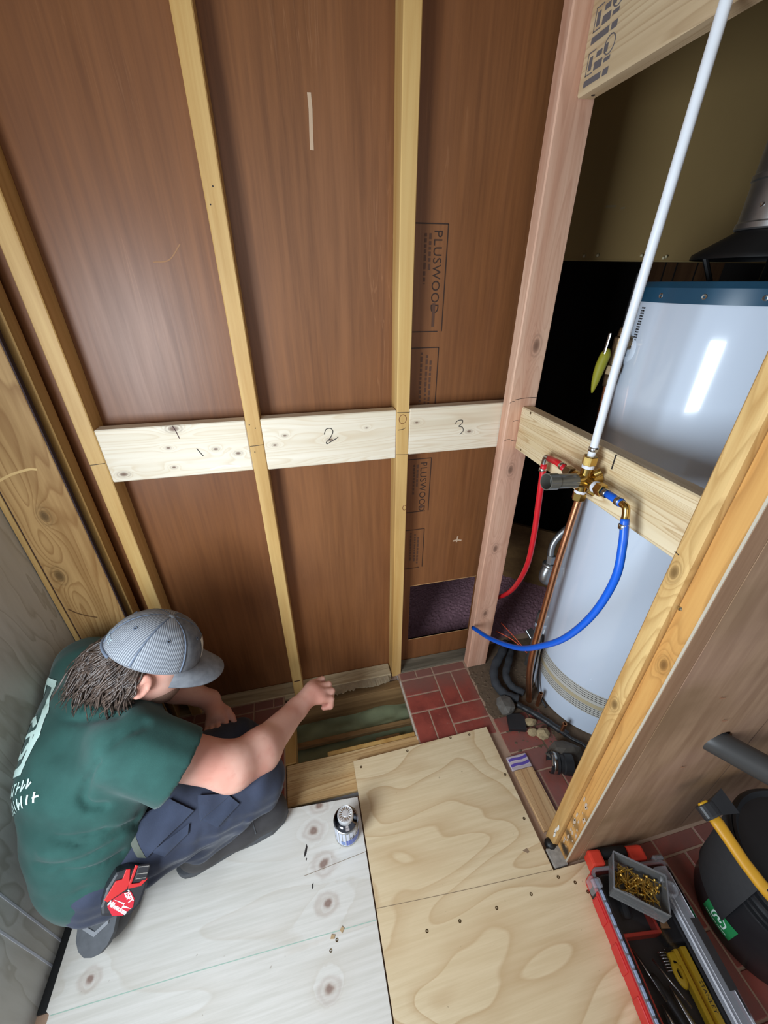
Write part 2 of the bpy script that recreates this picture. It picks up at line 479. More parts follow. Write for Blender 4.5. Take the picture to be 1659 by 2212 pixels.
M_INK = plain('pen_ink', S(34, 28, 26), .7)
M_STAMP = plain('stamp_ink', S(52, 32, 22), .6)
M_OLIVE = plain('olive_board', S(168, 140, 92), .8, .12, 3)
M_OLIVE.node_tree.nodes['Principled BSDF'].inputs['Specular IOR Level'].default_value = .2
def wallply():
    b = NB('brown_wall_panel')
    n = b.noise(b.map((30, 30, 3)), 1, 5, .6, .3)
    n2 = b.noise(b.map((2.6, 2.6, 4.5), (2, 0, 0), (0, .6, 0)), 1, 4, .55, .4)
    c = b.mix(b.sstep(n, .3, .7), S(176, 142, 112), S(150, 116, 88))
    c = b.mix(b.math('MULTIPLY', b.sstep(n2, .4, .68), .55), c, S(126, 98, 66))
    n3 = b.noise(b.map((3, 3, 3), (9, 0, 0)), 1, 2)
    c = b.mix(b.math('MULTIPLY', b.sstep(n3, .5, .7), .3), c, S(186, 148, 132))
    return b.out(c, .6, n, .08, .0015)
M_WALLPLY = wallply()
M_CARPET = plain('purple_carpet', S(158, 118, 128), .95, .35, 160, .8)
M_PANELDARK = wood('dark_panelling', S(112, 78, 50), S(84, 56, 36), 'z', 20, .4, rough=.7)
M_INSUL = plain('green_insulation', S(126, 132, 100), .95, .35, 22, .9)

# ------------------------------------------------------------------ floor
fl = mk('floor', join(box(-.80, .314, 1.085, 1.22, -.09, -.055), box(-.80, -.168, .655, 1.085, -.05, -.0195), box(.314, 1.75, .655, 1.22, -.05, -.0195),
                      box(-.80, 1.75, -.40, .655, -.05, -.0195),
                      box(-.80, 2.0, 1.22, 1.96, -.05, -.0235)), M_GROUT)
tag(fl, kind='structure')
def brick(x0, x1, y0, y1, z=-.0175):
    if x1 - x0 < .012 or y1 - y0 < .012: return
    g = .0025; dz = random.uniform(-.0007, .0004)
    mk('brick', box(x0 + g, x1 - g, y0 + g, y1 - g, -.024, z + dz, .0016), M_BRICK, fl)
def weave(rx0, rx1, ry0, ry1, skip=None):
    P_ = .15
    for i in range(math.floor((rx0 - .464) / P_), math.ceil((rx1 - .464) / P_)):
        for j in range(math.floor((ry0 - .89) / P_), math.ceil((ry1 - .89) / P_)):
            bx = .464 + i * P_; by = .89 + j * P_
            for h in (0, 1):
                if (i + j) % 2 == 0: r = (bx + h * .075, bx + h * .075 + .075, by, by + .15)
                else: r = (bx, bx + .15, by + h * .075, by + h * .075 + .075)
                brick(max(r[0], rx0), min(r[1], rx1), max(r[2], ry0), min(r[3], ry1))
weave(.3165, .617, .745, 1.081)
weave(-.735, -.171, .62, 1.08)
weave(.62, .82, .37, .80)
weave(.60, 1.45, -.15, .336)
mk('grout_edge', box(.3125, .3165, .79, 1.045, -.034, -.0185, .0008), plain('pale_grout', S(196, 184, 168), .8), fl)
# hole between the joists
insv = []
def insul():
    bm = bmesh.new()
    bmesh.ops.create_grid(bm, x_segments=60, y_segments=40, size=.5)
    rnd = random.Random(3)
    ph = [(rnd.uniform(8, 40), rnd.uniform(8, 40), rnd.uniform(0, 6)) for _ in range(10)]
    for v in bm.verts:
        x, y = v.co.x, v.co.y
        z = sum(math.sin(a * x + c) * math.cos(b_ * y + c * 2) for a, b_, c in ph) * .0035
        v.co = Vector((.12 + x * .75, .92 + y * .42, -.165 + z))
    return bmout(bm)
ins = mk('floor_insulation', insul(), M_INSUL, None, (.12, .92, -.19), True)
tag(ins, 'mottled green insulation batt lying under the floor between joists', 'insulation', kind='stuff')
def board(name, b_, mat, label, cat, bev=.0015, group=None):
    o = mk(name, box(*b_, bev), mat, None, ((b_[0] + b_[1]) / 2, (b_[2] + b_[3]) / 2, b_[4]))
    return tag(o, label, cat, group)
board('floor_joist', (-.30, .75, 1.038, 1.076, -.175, -.052), M_BAY, 'brown floor joist forming the far side of the open floor hole', 'joist')
board('bay_batten', (-.14, .36, .925, .945, -.155, -.135), M_BAY, 'thin brown batten running across the green insulation in the floor hole', 'batten')
board('floor_plank', (-.166, .40, .676, .808, -.062, -.024), M_JOIST, 'wide weathered plank with open grain on the near side of the floor hole', 'plank', .003)
board('joist_ledge', (-.02, .312, .806, .828, -.06, -.03), M_NAILER, 'narrow splintered ledge along the near edge of the floor hole', 'ledge', .003)
board('floor_nailer', (-.171, -.131, .81, 1.036, -.11, -.022), M_NAILER, 'short yellow nailer board on the left edge of the floor hole', 'board', .002)
board('hole_block', (.17, .27, .86, .885, -.15, -.115), M_BAY, 'small brown wood offcut lying on the insulation in the floor hole', 'offcut', .002)
tag(mk('membrane_strip', box(-.16, .075, .664, .676, -.06, -.040), plain('grey_membrane', S(128, 128, 132), .4), None, (-.04, .668, -.06)), 'grey strip of membrane showing in the slot before the plank', 'membrane')
tag(mk('paper_scrap', xf(prism([(-.02, -.018), (.017, -.02), (.02, .0), (.008, .019), (-.01, .022), (-.02, .01)], 0, .003, .001), frame((.115, .862, -.142), (1, .15, 0), (0, 0, 1))), plain('scrap_white', S(206, 208, 226), .5), None, (.115, .862, -.142)),
    'small rounded white scrap lying on the insulation in the hole', 'scrap')
tag(mk('subfloor_edge', box(-.168, .062, .640, .657, -.06, -.022), M_BLACK, None, (-.05, .65, -.06)), 'black painted edge below the front of the pale plywood sheet', 'edge strip')
tag(mk('gap_strip', box(-.737, -.7138, .376, .53, -.0192, -.012, .0008), M_BLACK, None, (-.725, .45, -.0192)), 'dark strip in the gap between the pale plywood and the left wall', 'membrane')  # thin dark strip filling the gap beside the wall
# plywood sheets
pl = mk('plywood_sheet', prism([(-.7125, .495), (-.7115, .375), (-.703, .368), (-.703, -.25), (.0615, -.25), (.0615, .645), (-.167, .662), (-.26, .668), (-.713, .668)], -.018, 0, .0008), M_PLYL, None, (-.3, .2, -.018))
tag(pl, 'pale whitish plywood sheet with dark round knots under the kneeling person', 'plywood sheet')
pr = mk('plywood_sheet', prism([(.0645, -.25), (.83, -.25), (.83, .325), (.68, .331), (.575, .3345), (.575, .766), (.066, .757)], -.018, 0.0004, .0008), M_PLYR, None, (.35, .3, -.018))
tag(pr, 'tan plywood sheet with wavy brown grain and a row of screws', 'plywood sheet')
M_SCREW = plain('screw_steel', S(112, 96, 70), .35, Metallic=.9)
def screwhead(p, n, r, parent, mat=None):
    o = Vector(p); n = Vector(n)
    mk('screw', lathe([(0, -.0004), (r * .35, -.0004), (r * .4, .0006), (r * .85, .0009), (r, 0), (r, -.002)], 10, o, n), mat or M_SCREW, parent, smooth=False)
for x, y in [(.089, .732), (.26, .748), (.428, .757), (.563, .597), (.559, .467), (.485, .303), (.579, .318), (.618, .297), (.38, .299), (.274, .298), (.184, .3), (.50, .752), (.640, .272)]:
    screwhead((x, y, .0006), (0, 0, 1), .0042, pr)
for x, y in [(-.045, .337), (-.062, .322)]: screwhead((x, y, .0003), (0, 0, 1), .004, pl)
M_PENCIL = plain('pencil', S(128, 108, 84), .8); M_CHALK = plain('green_chalk', S(160, 186, 170), .9)
mk('pencil_line', strip([(.066, .371, 0.0004), (.3, .353, 0.0004), (.572, .336, 0.0004)], .0012, (0, 0, 1), .0003), M_PENCIL, pr)
mk('pencil_line', strip([(-.12, .483, 0), (.061, .498, 0)], .0012, (0, 0, 1), .0003), M_PENCIL, pl)
mk('chalk_line', strip([(-.70, .366, 0), (-.4, .362, 0), (.06, .35, 0)], .0018, (0, 0, 1), .0003), M_CHALK, pl)
def blot(name, pts, mat, parent, z=.0004):
    V = [(x, y, z) for x, y in pts]; mk(name, (V, [list(range(len(V)))]), mat, parent)
blot('paint_mark', [(-.116, .525), (-.110, .533), (-.106, .548), (-.108, .556), (-.113, .545), (-.117, .533)], M_INK, pl)
blot('paint_mark', [(-.112, .515), (-.109, .520), (-.110, .523), (-.113, .519)], M_INK, pl)
blot('paint_mark', [(-.100, .449), (-.096, .452), (-.095, .463), (-.099, .460)], M_INK, pl)
blot('grey_smudge', [(.512, .395), (.524, .386), (.531, .388), (.528, .398)], plain('smudge', S(140, 116, 92), .9), pr, .0007)

for i_, (x, y, lab) in enumerate(((-.055, .345, 'tan wood chip on the pale plywood left of the seam, nearer the knots'), (-.03, .352, 'tiny tan wood chip on the pale plywood beside the seam'))):
    tag(mk('wood_chip', xf(prism([(-.006, -.003), (.004, -.005), (.007, .002), (-.002, .005)], 0, .002, .0005), Matrix.Translation((x, y, .0004)) @ Matrix.Rotation(1.1 * i_, 4, 'Z')), plain('chip_tan%d' % i_, S(178, 150, 112), .8), None, (x, y, .0004)), lab, 'wood chip')
# ------------------------------------------------------------------ back wall and framing
PY0, PY1 = 1.145, 1.151
hx0, hx1, hz0, hz1 = .373, .655, .108, .409
wb = mk('wall_back', join(box(-.62, hx0, PY0, PY1, -.03, 2.3), box(hx1, .76, PY0, PY1, -.03, 2.3), box(hx0, hx1, PY0, PY1, hz1, 2.3), box(hx0, hx1, PY0, PY1, -.03, hz0)), M_LAUAN)
tag(wb, kind='structure')
mk('cut_edge', join(box(hx0, hx1, PY0 - .0006, PY1, hz0 - .0025, hz0), box(hx0, hx1, PY0 - .0006, PY1, hz1, hz1 + .003)), wood('raw_edge', S(196, 156, 110), S(170, 128, 84), 'x', 60), wb)
M_SCRAPE = plain('scrape', S(196, 168, 140), .8)
mk('scrape_mark', strip([(.105, PY0, 1.70), (.106, PY0, 1.73), (.108, PY0, 1.765), (.107, PY0, 1.79)], .008, (0, -1, 0), .0005), M_SCRAPE, wb)
mk('scrape_mark', join(strip([(.535, PY0, .602), (.55, PY0, .605), (.57, PY0, .60)], .006, (0, -1, 0), .0005), strip([(.55, PY0, .595), (.553, PY0, .622)], .005, (0, -1, 0), .0006)), M_SCRAPE, wb)
mk('scrape_mark', strip(catmull([(-.27, PY0, 1.49), (-.235, PY0, 1.495), (-.205, PY0, 1.525)], 6), .0025, (0, -1, 0), .0005), plain('scrape_dim', S(160, 118, 84), .8), wb)
# grade stamps on the panel: a frame, the word, and small print too blurred to read
def panel_stamp(xr, zt, hgt, wid, word=True):
    M_ = frame((xr, PY0 - .0006, zt), (0, 0, -1), (0, -1, 0))      # local x runs down the panel, local y to the right
    M_ = Matrix.Translation((0, 0, 0)) @ M_
    def L(a, b): return M_ @ Vector((a[0], a[1], 0)), M_ @ Vector((b[0], b[1], 0))
    t = .0028
    parts = []
    for a, b_ in (((0, 0), (hgt, 0)), ((0, 0), (0, -wid)), ((hgt, -.012), (hgt, -wid))):
        p, q = L(a, b_); parts.append(strip([p, q], t, (0, -1, 0), .0003))
    if word:
        parts.append(textmesh('PLUSWOOD', .032, M_ @ Matrix.Translation((.012, -.026, 0)), .0002, 1.08, 'LEFT'))
    mk('stamp', join(*parts), M_STAMP, wb)
    ln = []
    rnd = random.Random(int(zt * 100))
    rows = [(-.046, .02, .10), (-.058, .02, .13)] if word else [(-.022, .035, hgt - .02), (-.034, .02, hgt - .03), (-.05, .012, hgt * .8)]
    if word: ln.append(strip([M_ @ Vector((.175, -.027, 0)), M_ @ Vector((hgt - .012, -.027, 0))], .008, (0, -1, 0), .0003))
    for y_, a, b_ in rows:
        x_ = a
        while x_ < b_:
            l_ = rnd.uniform(.006, .016)
            ln.append(strip([M_ @ Vector((x_, y_, 0)), M_ @ Vector((min(b_, x_ + l_), y_, 0))], .006, (0, -1, 0), .0003)); x_ += l_ + .004
    mk('stamp_small_print', join(*ln), plain('faded_ink', S(86, 56, 40), .7), wb)
panel_stamp(.432, 1.577, .245, .09)
panel_stamp(.427, 1.29, .22, .085, False)
panel_stamp(.427, .951, .20, .08)
panel_stamp(.417, .676, .175, .07, False)

def stud(b_, mat, label, cat='stud', bev=.002, group=None): return board('wall_stud', b_, mat, label, cat, bev, group)
s0 = stud((-.591, -.571, 1.08, 1.125, -.03, 2.28), M_STUD, 'thin yellow stud at far left beside the old oak panel')
s1 = stud((-.525, -.487, 1.08, 1.145, -.03, 2.28), M_STUD, 'yellow wall stud at the left end of the board marked 1')
s2 = stud((-.127, -.089, 1.08, 1.145, -.03, 2.28), M_STUD, 'yellow wall stud between the boards marked 1 and 2')
s3 = stud((.289, .327, 1.08, 1.145, -.03, 2.28), M_STUD, 'yellow stud with a ringed knot, left end of the board marked 3')
s4 = stud((.618, .707, 1.04, 1.078, -.0165, 2.28), M_PINK, 'new pinkish fir stud at the corner of the heater closet', bev=.003)
def mark(name, pts, wid, nrm, parent, mat=None):
    mk(name, strip(catmull(pts, 6) if len(pts) > 2 else pts, wid, nrm, .0005), mat or M_INK, parent)
Yf = 1.08
for st, segs in ((s1, [[(-.524, 1.045), (-.488, 1.047)]]), (s2, [[(-.126, 1.062), (-.090, 1.064)]]),
                 (s3, [[(.290, 1.128), (.327, 1.127)], [(.293, 1.076), (.308, 1.078), (.316, 1.082)], [(.289, 1.0), (.327, .997)]])):
    for sg in segs: mark('pen_line', [(x, Yf, z) for x, z in sg], .0016, (0, -1, 0), st)
mk('knot_ring', tube([(.307 + .011 * math.cos(a), Yf - .0002, 1.108 + .013 * math.sin(a)) for a in np.linspace(0, 6.28, 24, endpoint=False)], .0009, 5, False, True), plain('knot', S(120, 72, 34), .7), s3)
mk('knot_ring', tube([(.320 + .006 * math.cos(a), Yf - .0002, .811 + .009 * math.sin(a)) for a in np.linspace(0, 6.28, 20, endpoint=False)], .0009, 5, False, True), plain('knot', S(120, 72, 34), .7), s3)
blot_ = strip([(-.120, Yf, .062), (-.095, Yf, .064)], .006, (0, -1, 0), .0005); mk('scorch_mark', blot_, plain('scorch', S(70, 40, 16), .8), s2)
for x, z in ((-.107, 1.62), (-.118, 1.59), (-.118, 1.122), (-.104, 1.112), (-.116, 1.045)):
    mk('nail_hole', cyl((x, Yf - .0005, z), (x, Yf + .001, z), .0016, 8), M_INK, s2)
for x0, x1, z0, z1, y in ((.619, .634, 1.146, 1.150, 1.04), (.636, .705, 1.155, 1.158, 1.04), (.640, .66, 1.09, 1.09, 1.04), (.664, .680, 1.087, 1.086, 1.04), (.62, .64, 1.030, 1.034, 1.04), (.645, .706, 1.030, 1.012, 1.04)):
    mark('pen_line', [(x0, y, z0), ((x0 + x1) / 2, y, (z0 + z1) / 2 + .002), (x1, y, z1)], .0014, (0, -1, 0), s4)
# blocks between the studs
def block(x0, x1, z0, z1, mat, label, y1=1.118):
    return board('blocking_board', (x0, x1, 1.0805, y1, z0, z1), mat, label, 'board', .0025)
b1 = block(-.4865, -.1275, .991, 1.134, M_B1, 'pale pine blocking board marked 1 with a split knot on top')  # bare pine in the shared block tone; extra whiteness comes from the window
b2 = block(-.0885, .2885, .988, 1.135, M_B2, 'pine blocking board marked 2 between two yellow studs')
b3 = block(.3275, .66, .996, 1.137, M_B3, 'pine blocking board marked 3 left of the pink stud')
b2.rotation_euler.y = 0
fy = 1.0805
mark('pen_number', [(-.262, fy, 1.068), (-.256, fy, 1.056), (-.250, fy, 1.045)], .0022, (0, -1, 0), b1)
mark('pen_number', [(.078, fy, 1.080), (.084, fy, 1.094), (.097, fy, 1.096), (.103, fy, 1.086), (.094, fy, 1.068), (.082, fy, 1.056), (.086, fy, 1.052), (.100, fy, 1.060), (.112, fy, 1.066), (.117, fy, 1.070)], .0022, (0, -1, 0), b2)
mark('pen_number', [(.470, fy, 1.082), (.480, fy, 1.092), (.494, fy, 1.092), (.494, fy, 1.082), (.484, fy, 1.074), (.496, fy, 1.070), (.500, fy, 1.058), (.490, fy, 1.048)], .0022, (0, -1, 0), b3)
mark('knot_split', [(-.306, fy, 1.133), (-.301, fy, 1.118), (-.297, fy, 1.098)], .002, (0, -1, 0), b1, plain('split', S(70, 40, 44), .8))
mark('glue_smear', [(-.24, fy, 1.005), (-.20, fy, 1.012), (-.16, fy, 1.006)], .004, (0, -1, 0), b1, plain('white_smear', S(250, 248, 244), .5))
board('bottom_plate', (-.60, .285, 1.083, 1.1445, -.054, -.016), M_GREYWOOD, 'worn pale bottom plate below the studs behind the floor hole', 'plate', .003)
board('bottom_plate', (.33, .66, 1.082, 1.1445, -.04, -.014), wood('grey_plate', S(122, 112, 96), S(84, 76, 62), 'x', 30, .6, rough=.9, bump=.4, off=6), 'dusty dark bottom plate behind the red bricks', 'plate', .003)
# torn strip of old flooring along the far side of the hole
def ragged():
    rnd = random.Random(5); V = []; n = 60
    for i in range(n + 1):
        x = -.03 + .30 * i / n
        V.append((x, 1.082, -.018)); V.append((x, 1.052 - (rnd.uniform(0, .010) if x < .12 else rnd.uniform(0, .004)) - .004 * math.sin(x * 40), -.020 + rnd.uniform(-.001, .002)))
    V2 = [(x, y, z - .004) for x, y, z in V]
    F = [[2 * i, 2 * i + 1, 2 * i + 3, 2 * i + 2] for i in range(n)] + [[len(V) + k for k in (2 * i + 2, 2 * i + 3, 2 * i + 1, 2 * i)] for i in range(n)]
    F += [[2 * i + 1, len(V) + 2 * i + 1, len(V) + 2 * i + 3, 2 * i + 3] for i in range(n)]
    return V + V2, F
tag(mk('torn_flooring', ragged(), plain('torn_paper', S(150, 134, 108), .9, .4, 50, .6), None, (.1, 1.06, -.03)), 'ragged torn strip of old flooring along the far edge of the hole', 'flooring strip')

# ------------------------------------------------------------------ left side
wl = tag(mk('wall_left', box(-.77, -.738, .30, 1.06, -.03, 2.3), M_GREYPLY), kind='structure')
for y in (.50, .455):
    mk('panel_joint', box(-.7382, -.7372, y - .002, y + .002, -.02, .5), plain('joint_light', S(206, 210, 222), .4), wl)
tp = tag(mk('trim_1', box(-.736, -.7225, 1.044, 1.06, -.03, 2.3, .001), wood('oak_trim', S(194, 162, 106), S(168, 130, 76), 'z', 60, .4, off=1.1)), kind='structure')
wo = tag(mk('wall_side', box(-.7205, -.580, 1.046, 1.06, -.03, 2.3, .0015), M_OAK), kind='structure')
mk('groove', join(box(-.7226, -.7204, 1.0475, 1.05, -.03, 2.3), box(-.580, -.5765, 1.0475, 1.06, -.03, 2.3)), plain('groove_dark', S(46, 28, 30), .8), wo)
mk('crack', strip(catmull([(-.712, 1.046, .62), (-.695, 1.046, .60), (-.67, 1.046, .582), (-.65, 1.046, .572)], 5), .004, (0, -1, 0), .0003), plain('crack_dark', S(96, 64, 32), .9), wo)
mk('scratch', strip(catmull([(-.714, 1.046, 1.035), (-.68, 1.046, 1.05), (-.64, 1.046, 1.06), (-.622, 1.046, 1.058)], 5), .006, (0, -1, 0), .0003), plain('scratch_pale', S(206, 172, 116), .8), wo)
mk('backing', box(-.76, -.60, 1.06, 1.16, -.03, 2.3), M_DARK, wo)

# ------------------------------------------------------------------ closet shell
tag(mk('ceiling', box(-.80, 2.0, -.10, 2.0, 2.30, 2.34), plain('ceiling_board', S(150, 130, 104), .8)), kind='structure')
ol = tag(mk('wall_alcove', box(.74, 2.0, 1.34, 1.36, 1.515, 2.30), M_OLIVE), kind='structure')
mk('white_scuff', join(strip([(1.02, 1.34, 1.655), (1.055, 1.34, 1.657)], .006, (0, -1, 0), .0005), strip([(1.075, 1.34, 1.652), (1.09, 1.34, 1.654)], .005, (0, -1, 0), .0005)), plain('scuff', S(160, 140, 104), .8), ol)
for x in (.98, 1.03, 1.20, 1.22, 1.29, 1.30):
    mk('glue_blob', xf(lathe([(0, .006), (.005, .004), (.006, 0), (0, 0)], 7), frame((x, 1.34, 1.523 + random.uniform(0, .01)), (1, 0, 0), (0, -1, 0))), plain('glue', S(190, 176, 140), .5), ol, smooth=True)
mk('raw_edge', box(.74, 2.0, 1.338, 1.36, 1.512, 1.515), plain('edge_tan', S(170, 146, 96), .8), ol)
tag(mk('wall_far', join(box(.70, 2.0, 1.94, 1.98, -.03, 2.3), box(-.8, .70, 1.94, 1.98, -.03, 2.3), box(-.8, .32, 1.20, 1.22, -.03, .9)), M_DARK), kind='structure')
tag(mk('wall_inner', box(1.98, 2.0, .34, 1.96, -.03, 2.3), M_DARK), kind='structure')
wp = tag(mk('wall_panelling', box(1.58, 1.98, 1.70, 1.715, .6, 2.0), M_PANELDARK), kind='structure')
for x in (1.66, 1.72, 1.83): mk('groove', box(x - .003, x + .003, 1.698, 1.701, .6, 2.0), M_DARK, wp)
def skewboard():
    d = Vector((.77, -.63, 0)); n = Vector((-.63, -.77, 0)); o = Vector((.86, 1.752, 0)); V = []
    for s in (-.35, .85):
        for z in (-.02, .34):
            for t in (0, .018): V.append(tuple(o + d * s - n * t + Vector((0, 0, z))))
    return V, [[0, 2, 6, 4], [1, 5, 7, 3], [2, 3, 7, 6], [0, 4, 5, 1], [0, 1, 3, 2], [4, 6, 7, 5]]
tag(mk('baseboard_far', skewboard(), wood('brown_back_board', S(128, 98, 60), S(98, 72, 44), 'x', 12, .3, rough=.8)), kind='structure')
def carpet():
    bm = bmesh.new(); bmesh.ops.create_grid(bm, x_segments=140, y_segments=90, size=.5)
    for v in bm.verts:
        x, y = v.co.x, v.co.y
        X_ = .95 + x * 1.2; Y_ = 1.53 + y * .74
        z = -.012 + random.uniform(-.0022, .0022)
        v.co = Vector((X_ + random.uniform(-.002, .002), Y_, z))
    return bmout(bm)
tag(mk('carpet', carpet(), M_CARPET, None, (.95, 1.56, -.012)), 'dusty purple carpet seen through the cut wall opening and behind the heater', 'carpet')

# closet front: header, blocking, studs
hb = board('header_beam', (.6605, .699, .40, 1.0395, 1.787, 2.02), M_HB, 'wide stamped header beam above the heater closet opening', 'beam', .003)
cb = board('closet_blocking', (.6605, .699, .422, 1.0395, 1.003, 1.134), M_CB, 'ribbed pine cross board behind the brass shower valve', 'board', .003)
def beam_stamp(z0):
    # small grade marks: ink blocks and frames too worn to read, on the left end of the header
    def r(y0, y1, za, zb): return strip([(.6605, y0, (za + zb) / 2), (.6605, y1, (za + zb) / 2)], zb - za, (-1, 0, 0), .0004)
    P_ = [r(1.022, .972, z0, z0 + .010), r(.966, .950, z0, z0 + .010), r(1.022, 1.020, z0 + .016, z0 + .050), r(1.022, 1.000, z0 + .016, z0 + .018), r(1.022, 1.000, z0 + .048, z0 + .050),
          r(1.016, 1.006, z0 + .022, z0 + .042), r(.998, .975, z0 + .018, z0 + .030), r(.970, .952, z0 + .020, z0 + .026), r(.996, .980, z0 + .036, z0 + .044), r(.974, .964, z0 + .034, z0 + .046)]
    P_.append(tube([(.6604, .960 + .014 * math.cos(a), z0 + .042 + .013 * math.sin(a)) for a in np.linspace(0, 6.28, 20, endpoint=False)], .0012, 4, False, True))
    mk('grade_stamp', join(*P_), plain('grey_ink', S(104, 98, 100), .8) if 'grey_ink' not in D.materials else D.materials['grey_ink'], hb)
for z in (1.797, 1.858, 1.919, 1.972): beam_stamp(z)
mk('nail_hole', cyl((.683, 1.015, 1.7865), (.683, 1.015, 1.788), .004, 10), M_INK, hb)
mk('saw_nick', box(.6595, .663, .652, .655, 1.10, 1.133), M_INK, cb)
for y, z in ((1.005, 1.012), (.99, 1.128), (.44, 1.012)): screwhead((.6603, y, z), (-1, 0, 0), .0035, cb)
ga = stud((.606, .650, .386, .420, -.018, 2.28), M_STUDR, 'rough knotty stud at the near side of the heater closet opening', bev=.004)
gb = stud((.623, .662, .3475, .3855, -.018, 2.28), M_STUDB, 'orange stained stud with water damage beside the brown wall panel', bev=.002)
mk('peeling_paint', join(*[([(.6055, y + .004 * a, z + .012 * b_) for a, b_ in ((-.6, -1), (.4, -1.2), (.9, .1), (.5, 1.3), (-.2, 1.0), (-.9, .2))], [[0, 1, 2, 3, 4, 5]]) for y, z in ((.394, .05), (.396, .072), (.393, .095))]), plain('white_peel', S(226, 222, 214), .6), ga)
rn = random.Random(9)
def flake(c, n, r, seed):
    q = random.Random(seed); n = Vector(n); u = Vector((0, 1, 0)); v = Vector((0, 0, 1)); V = []
    for k in range(9):
        a = k * .698; rr = r * q.uniform(.45, 1.15); V.append(tuple(Vector(c) + n * .0005 + u * math.cos(a) * rr * .55 + v * math.sin(a) * rr * 1.5))
    return V, [list(range(9))]
mk('peeling_paint', join(*[flake((.6229, rn.uniform(.350, .378), .05 + .26 * k / 22 + rn.uniform(-.01, .01)), (-1, 0, 0), rn.uniform(.003, .010), k) for k in range(22)]), plain('pale_flakes', S(190, 170, 150), .7, .3, 120), gb)
mk('staple', lathe([(0, .003), (.003, .0025), (.0045, 0), (0, 0)], 10, (.6225, .381, .955), (-1, 0, 0)), plain('shiny_screw', S(200, 190, 160), .2, Metallic=1.0), gb)
mark('pen_line', [(.606, .419, 1.055), (.606, .410, 1.053)], .0016, (-1, 0, 0), ga)
wr = tag(mk('wall_right', join(box(.666, .862, .3415, .3468, -.018, 2.3), box(.938, 1.98, .3415, .3468, -.018, 2.3), box(.862, .938, .3415, .3468, -.018, .466), box(.862, .938, .3415, .3468, .542, 2.3)), M_WALLPLY), kind='structure')
tag(mk('trim_2', box(.6235, .6645, .342, .3468, -.018, 2.3, .0006), wood('trim_ply', S(170, 134, 104), S(148, 112, 84), 'z', 40, .3, off=3)), kind='structure')
mk('pale_edge', box(.6222, .6236, .3424, .3466, -.018, 2.3), plain('plywood_edge', S(186, 176, 158), .7), D.objects['trim_2'])
mk('panel_seam', strip([(1.02, .3415, .0), (1.025, .3415, .55)], .0022, (0, -1, 0), .0004), plain('seam', S(120, 94, 76), .8), wr)
def holering():
    V = []; F = []; n = 40; c = (.900, .504)
    for i in range(n):
        a = 2 * math.pi * i / n
        ca, sa = math.cos(a), math.sin(a); k = .0385 / max(abs(ca), abs(sa))
        V += [(c[0] + .0355 * ca, .3414, c[1] + .0365 * sa), (c[0] + k * ca, .3414, c[1] + k * sa)]
        V += [(c[0] + .0355 * ca, .3466, c[1] + .0365 * sa), (c[0] + k * ca, .3466, c[1] + k * sa)]
    for i in range(n):
        a = 4 * i; b_ = 4 * ((i + 1) % n)
        F += [[a, a + 1, b_ + 1, b_], [a + 2, b_ + 2, b_ + 3, a + 3], [a, b_, b_ + 2, a + 2]]
    return V, F
mk('hole_surround', holering(), M_WALLPLY, wr)
for x, z in ((.80, .70), (.86, .60), (.83, .42)):
    mk('splinter', cyl((x, .3415, z), (x + .004, .336, z + .008), .0025, 6, .0005), plain('splinter', S(120, 84, 60), .8), wr)
# sill
board('sill_board', (.603, .672, .425, .604, -.019, -.006), M_SILL, 'reddish pine sill board in front of the heater', 'sill', .002)
sp = board('sill_offcut', (.598, .674, .606, .652, -.019, -.009), wood('purple_sill', S(206, 192, 198), S(172, 158, 164), 'x', 26, .5, off=2), 'short sill offcut with purple crayon stripes', 'offcut', .002)
for y in (.640, .622):
    mk('crayon_stripe', strip(catmull([(.600, y - .002, -.009), (.622, y, -.009), (.648, y - .002, -.009), (.672, y + .002, -.009)], 5), .009, (0, 0, 1), .0004), plain('purple_crayon', S(92, 72, 158), .8), sp)
we = board('sill_end', (.582, .628, .338, .385, -.019, -.002), plain('weathered_sill', S(140, 134, 126), .85, .5, 90, .4), 'weathered grey sill end with black flecks below the damaged stud', 'sill', .003)
mk('black_lump', xf(lathe([(0, .012), (.012, .010), (.018, 0), (0, 0)], 9), frame((.604, .392, -.006), (1, 0, 0), (0, 0, 1))), M_BLACK, we, smooth=True)
# ------------------------------------------------------------------ plumbing materials
M_WHITE = plain('white_enamel', S(218, 230, 246), .16, .02, 6, Specular_IOR_Level=.6, Coat_Weight=.4, Coat_Roughness=.05)
M_LID = plain('blue_lid', S(36, 78, 104), .35)
M_BRASS = plain('brass', S(196, 164, 96), .25, .15, 60, Metallic=1.0)
M_BRASSD = plain('old_bronze', S(132, 112, 86), .35, .2, 50, Metallic=.9)
M_COPPER = plain('copper', S(214, 152, 112), .38, .22, 40, Metallic=1.0)
M_STEEL = plain('steel', S(190, 190, 188), .25, .1, 60, Metallic=1.0)
M_GALV = plain('galvanised', S(176, 178, 178), .38, .2, 70, Metallic=.9)
M_PEXW = plain('white_pex', S(226, 230, 236), .35)
M_PEXR = plain('red_pex', S(206, 28, 40), .35, .04)
M_PEXB = plain('blue_pex', S(16, 92, 206), .35, .04)
M_TAPE = plain('thread_tape', S(214, 214, 222), .7)
M_RUBBER = plain('black_rubber', S(34, 34, 36), .5, .2)
M_DUSTY = plain('dusty_rubber', S(100, 96, 90), .75, .35, 50, .4)
M_DIRT = plain('dirt', S(98, 80, 62), .95, .4, 70, .9)
M_MORTAR = plain('mortar', S(168, 148, 112), .95, .25, 60, .8)
